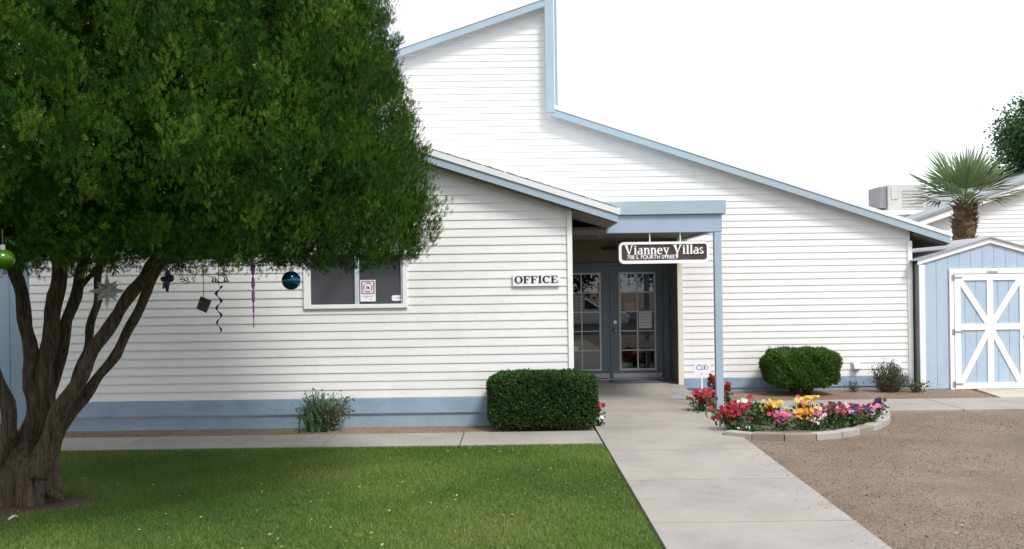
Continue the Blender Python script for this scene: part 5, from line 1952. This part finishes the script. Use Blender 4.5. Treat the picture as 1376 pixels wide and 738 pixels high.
# ------------------------------------------------------------------ broadleaf trees
def broad_tree(label, x, y, zc, rad, hgt, nclump, per, mat, lsz, seed, name='leafy_tree', group=None, spread=1.0):
    t = thing(name, label, 'tree', (x, y, 0), group)
    r_ = np.random.default_rng(seed); rr2 = random.Random(seed)
    u = unit(r_.normal(0, 1, (nclump, 3)))
    rad3 = np.array([rad, rad, hgt])
    c = u * rad3 * r_.uniform(0.45, 1.0, (nclump, 1)) + np.array([x, y, zc])
    tint = np.repeat(r_.beta(2, 2, nclump), per)
    o_ = np.repeat(u, per, 0)
    cs = np.repeat(c, per, 0)
    cs = cs + r_.normal(0, 1, cs.shape) * np.array([0.30, 0.30, 0.24]) * (rad / 2.2) * spread
    ax = o_ * 0.5 + r_.normal(0, 0.8, cs.shape) + np.array([0, 0, -0.25])
    V, Q, m = stamp(LEAF1, cs, ax, r_.normal(0, 1, cs.shape), r_.uniform(lsz[0], lsz[1], len(cs)))
    np_mesh('crown', V, Q, mat, t, np.repeat(tint, m))
    mb = MB()
    mb.tube([(x, y, -0.1), (x + 0.05, y, zc * 0.35), (x - 0.03, y, zc * 0.7), (x, y, zc)], [0.2, 0.16, 0.13, 0.08], 10, rough=0.06)
    for k in range(0, nclump, 5):
        p = Vector(c[k])
        b0 = Vector((x, y, zc * rr2.uniform(0.55, 0.95)))
        mb.tube([b0, (b0 + p) / 2 + Vector((0, 0, 0.12)), p], [0.06, 0.035, 0.012], 6)
    mb.build('trunk', M['bark'], t)


rx, rz = at(1461, 190, 30.0)
broad_tree('dark leafy tree reaching into the sky at the right edge', rx, 30.0, rz, 2.3, 1.7, 330, 170, M['broad'], (0.08, 0.14), 5, spread=0.72)

# ------------------------------------------------------------------ grass, litter and pebbles
nG = 420000
gx = rng.uniform(-7.2, PL + 0.015, nG); gyv = 5.6 + (12.385 - 5.6) * rng.uniform(0, 1, nG)
keep = (gx > -0.52 * gyv - 0.4)
# worn bare ground at the tree's foot
dist = np.hypot(gx - (cxb + 0.0), (gyv - 9.25))
edge_n = 0.55 + 0.12 * np.sin(np.arctan2(gyv - 9.25, gx - cxb) * 3 + 1) + rng.normal(0, 0.05, nG)
keep &= dist > edge_n
jag = 0.010 * np.sin(gyv * 7) + 0.012 * np.sin(gyv * 17 + 1)
keep &= gx < PL - 0.004 + jag + rng.normal(0, 0.016, nG)
keep &= gyv < 12.37 + 0.012 * np.sin(gx * 9) + rng.normal(0, 0.01, nG)
gx, gyv = gx[keep], gyv[keep]
nG = len(gx)
patch = 0.52 + 0.10 * np.sin(gx * 2.9 - gyv * 3.7) * np.sin(gx * 1.1 + gyv * 1.9) + 0.22 * np.sin(gx * 1.7 + gyv * 0.9 + 1) + 0.18 * np.sin(gx * 0.8 - gyv * 2.1) + 0.14 * np.sin(gx * 5.3 + 2) * np.sin(gyv * 4.1)
hgt = rng.uniform(0.016, 0.038, nG) * (0.85 + 0.3 * patch)
lean = rng.normal(0, 0.55, (nG, 2)) * hgt[:, None]
wd = rng.uniform(0.0025, 0.0045, nG)
an = rng.uniform(0, np.pi, nG)
b = np.stack([gx, gyv, np.zeros(nG)], 1)
sv = np.stack([np.cos(an) * wd, np.sin(an) * wd, np.zeros(nG)], 1)
tipp = b + np.stack([lean[:, 0], lean[:, 1], hgt], 1)
V = np.stack([b - sv, b + sv, tipp], 1).reshape(-1, 3)
o = np_mesh('grass', V, np.arange(len(V)).reshape(-1, 3), M['grass'], None, np.repeat(np.clip(patch + rng.normal(0, 0.18, nG), 0, 1), 3))
tag(o, 'short green lawn grass', 'grass', kind='stuff')

nL = 950
lx_ = rng.uniform(-5.5, PL - 0.02, nL); ly_ = rng.uniform(6.5, 12.3, nL)
P = np.stack([lx_, ly_, rng.uniform(0.025, 0.045, nL)], 1)
nor = rng.normal(0, 0.35, (nL, 3)) + np.array([0, -0.1, 1])
V, Q, m = stamp(LEAF1, P, rng.normal(0, 1, (nL, 3)) * np.array([1, 1, 0.2]), nor, rng.uniform(0.010, 0.034, nL))
o = np_mesh('fallen_leaves', V, Q, M['dry_leaf'])
tag(o, 'dry yellow leaves scattered over the lawn', 'leaf litter', kind='stuff')

# pebbles: little squashed octahedra
OCT = np.array([(1, 0, 0), (0, 1, 0), (-1, 0, 0), (0, -1, 0), (0, 0, 0.7), (0, 0, -0.7)], dtype=float)
OCF = np.array([(0, 1, 4), (1, 2, 4), (2, 3, 4), (3, 0, 4), (1, 0, 5), (2, 1, 5), (3, 2, 5), (0, 3, 5)])


def pebbles(pts, rad):
    n_ = len(pts)
    a = rng.uniform(0, 6.28, n_)
    c, s = np.cos(a), np.sin(a)
    o_ = OCT[None] * rng.uniform(0.6, 1.3, (n_, 6, 1)) * rad[:, None, None]
    x_ = o_[:, :, 0] * c[:, None] - o_[:, :, 1] * s[:, None]
    y_ = o_[:, :, 0] * s[:, None] + o_[:, :, 1] * c[:, None]
    V = np.stack([x_, y_, o_[:, :, 2]], -1) + pts[:, None, :]
    Fc = (np.arange(n_)[:, None, None] * 6 + OCF[None]).reshape(-1, 3)
    return V.reshape(-1, 3), Fc


nP = 48000
px_ = rng.uniform(2.5, 9.5, nP); py_ = 6.2 + (15.0 - 6.2) * rng.uniform(0, 1, nP) ** 1.3
keep = (px_ > 2.62 + (py_ - 7.5) * 0.029 + 0.01) & (px_ < 0.53 * py_ + 0.8)
inbed = (px_ < 5.05) & (py_ > 13.0 + np.clip(px_ - 3.6, 0, 2) * 0.5)
keep &= ~inbed
pts = np.stack([px_, py_, np.full(nP, 0.006)], 1)[keep]
rad = rng.uniform(0.002, 0.0075, len(pts)) * np.where(rng.uniform(0, 1, len(pts)) > 0.97, 1.8, 1.0)
nQ = 3000
sx_ = np.concatenate([rng.uniform(-7, PL - 0.05, nQ // 2), rng.uniform(2.9, 7.7, nQ // 2)])
sy_ = np.concatenate([rng.uniform(13.41, 14.12, nQ // 2), rng.uniform(16.58, 18.15, nQ // 2)])
pts2 = np.stack([sx_, sy_, np.full(nQ, 0.016)], 1)
nE = 190                       # grit kicked onto the path along its gravel edge
ey = rng.uniform(6.5, 13.2, nE)
ex = 2.61 + (ey - 7.5) * 0.029 - rng.exponential(0.10, nE)
pts3 = np.stack([ex, ey, np.full(nE, 0.032)], 1)[ex > 1.1]
pts = np.concatenate([pts, pts2, pts3]); rad = np.concatenate([rad, rng.uniform(0.003, 0.008, nQ), rng.uniform(0.002, 0.007, len(pts3))])
V, Fc = pebbles(pts, rad)
o = np_mesh('gravel', V, Fc, M['pebble'])
tag(o, 'loose pebbles over the bare dirt', 'gravel', kind='stuff')

# a dropped pale twig by the cypress
mb = MB()
p = at_ground(12, 698, 0.03); q = at_ground(24, 694, 0.03)
mb.tube([(p.x, p.y, 0.03), ((p.x + q.x) / 2, (p.y + q.y) / 2, 0.045), (q.x, q.y, 0.03)], [0.008, 0.010, 0.005], 7)
tag(mb.build('fallen_twig', M['paper']), 'short pale twig lying on the grass below the cypress', 'twig')

g = MB(); g.face([(-60, -45, -0.02), (60, -45, -0.02), (60, -2.5, -0.02), (-60, -2.5, -0.02)])
tag(g.build('street', M['asphalt']), kind='structure')
# ------------------------------------------------------------------ across the street (seen in the door glass)
for i, (x, y, zc, rd, hh, sd_) in enumerate(((2.4, -17, 4.3, 3.6, 2.75, 31), (9.5, -20, 4.5, 3.6, 2.9, 32))):
    broad_tree(['broad street tree behind the viewer nearer the path', 'broad street tree behind the viewer beyond the gravel yard'][i], x, y, zc, rd, hh, 190, 90, M['broad'], (0.14, 0.28), sd_, 'street_tree', 'trees across the street')

# white car at the kerb behind the viewer, mirrored in the doors
car = thing('parked_car', 'white parked car mirrored in the glass of the entrance doors', 'car', (2.6, -5.4, 0))
cx_, cy_ = 2.6, -5.4
side = [(-2.2, 0.30), (2.15, 0.30), (2.2, 0.62), (2.05, 0.80), (1.15, 0.93), (0.45, 1.40), (-1.05, 1.44), (-1.75, 1.02), (-2.2, 0.95), (-2.25, 0.6)]
mb = MB(); mb.prism([(cx_ + u, v) for u, v in side], cy_ - 0.85, cy_ + 0.85)
mb.build('body', M['car_white'], car, bevel=0.09, seg=3)
for yy, ss in ((cy_ + 0.852, 1), (cy_ - 0.862, -1)):
    for quad in ([(0.98, 0.95), (0.40, 1.33), (-0.22, 1.36), (-0.22, 0.97)], [(-0.30, 0.97), (-0.30, 1.36), (-1.0, 1.37), (-1.5, 1.02)]):
        mb = MB(); mb.prism([(cx_ + u, v) for u, v in quad][::-1], yy, yy + 0.01)
        mb.build('side_window', M['black'], car)
mb = MB()
mb.add([(cx_ + 1.10, cy_ - 0.70, 0.975), (cx_ + 1.10, cy_ + 0.70, 0.975), (cx_ + 0.50, cy_ + 0.62, 1.385), (cx_ + 0.50, cy_ - 0.62, 1.385),
        (cx_ + 1.09, cy_ - 0.70, 0.96), (cx_ + 1.09, cy_ + 0.70, 0.96), (cx_ + 0.49, cy_ + 0.62, 1.37), (cx_ + 0.49, cy_ - 0.62, 1.37)], [(0, 1, 2, 3), (0, 4, 5, 1), (1, 5, 6, 2), (2, 6, 7, 3), (3, 7, 4, 0)])
mb.build('windscreen', M['black'], car)
for u in (1.38, -1.38):
    for yy in (cy_ + 0.68, cy_ - 0.88):
        mb = MB(); mb.tube([(cx_ + u, yy, 0.32), (cx_ + u, yy + 0.2, 0.32)], 0.32, 24)
        wh = mb.build('wheel', M['mat_rubber'], car)
        mb = MB(); yo_ = yy + 0.205 if yy > cy_ else yy - 0.005
        mb.tube([(cx_ + u, yo_ - 0.004, 0.32), (cx_ + u, yo_ + 0.004, 0.32)], 0.19, 20)
        mb.build('rim', M['steel'], wh)
for yy in (cy_ - 0.6, cy_ + 0.6):
    mb = MB(); mb.box(cx_ + 2.19, cx_ + 2.215, yy - 0.16, yy + 0.16, 0.56, 0.68); mb.build('headlight', M['sign_white'], car, bevel=0.008)
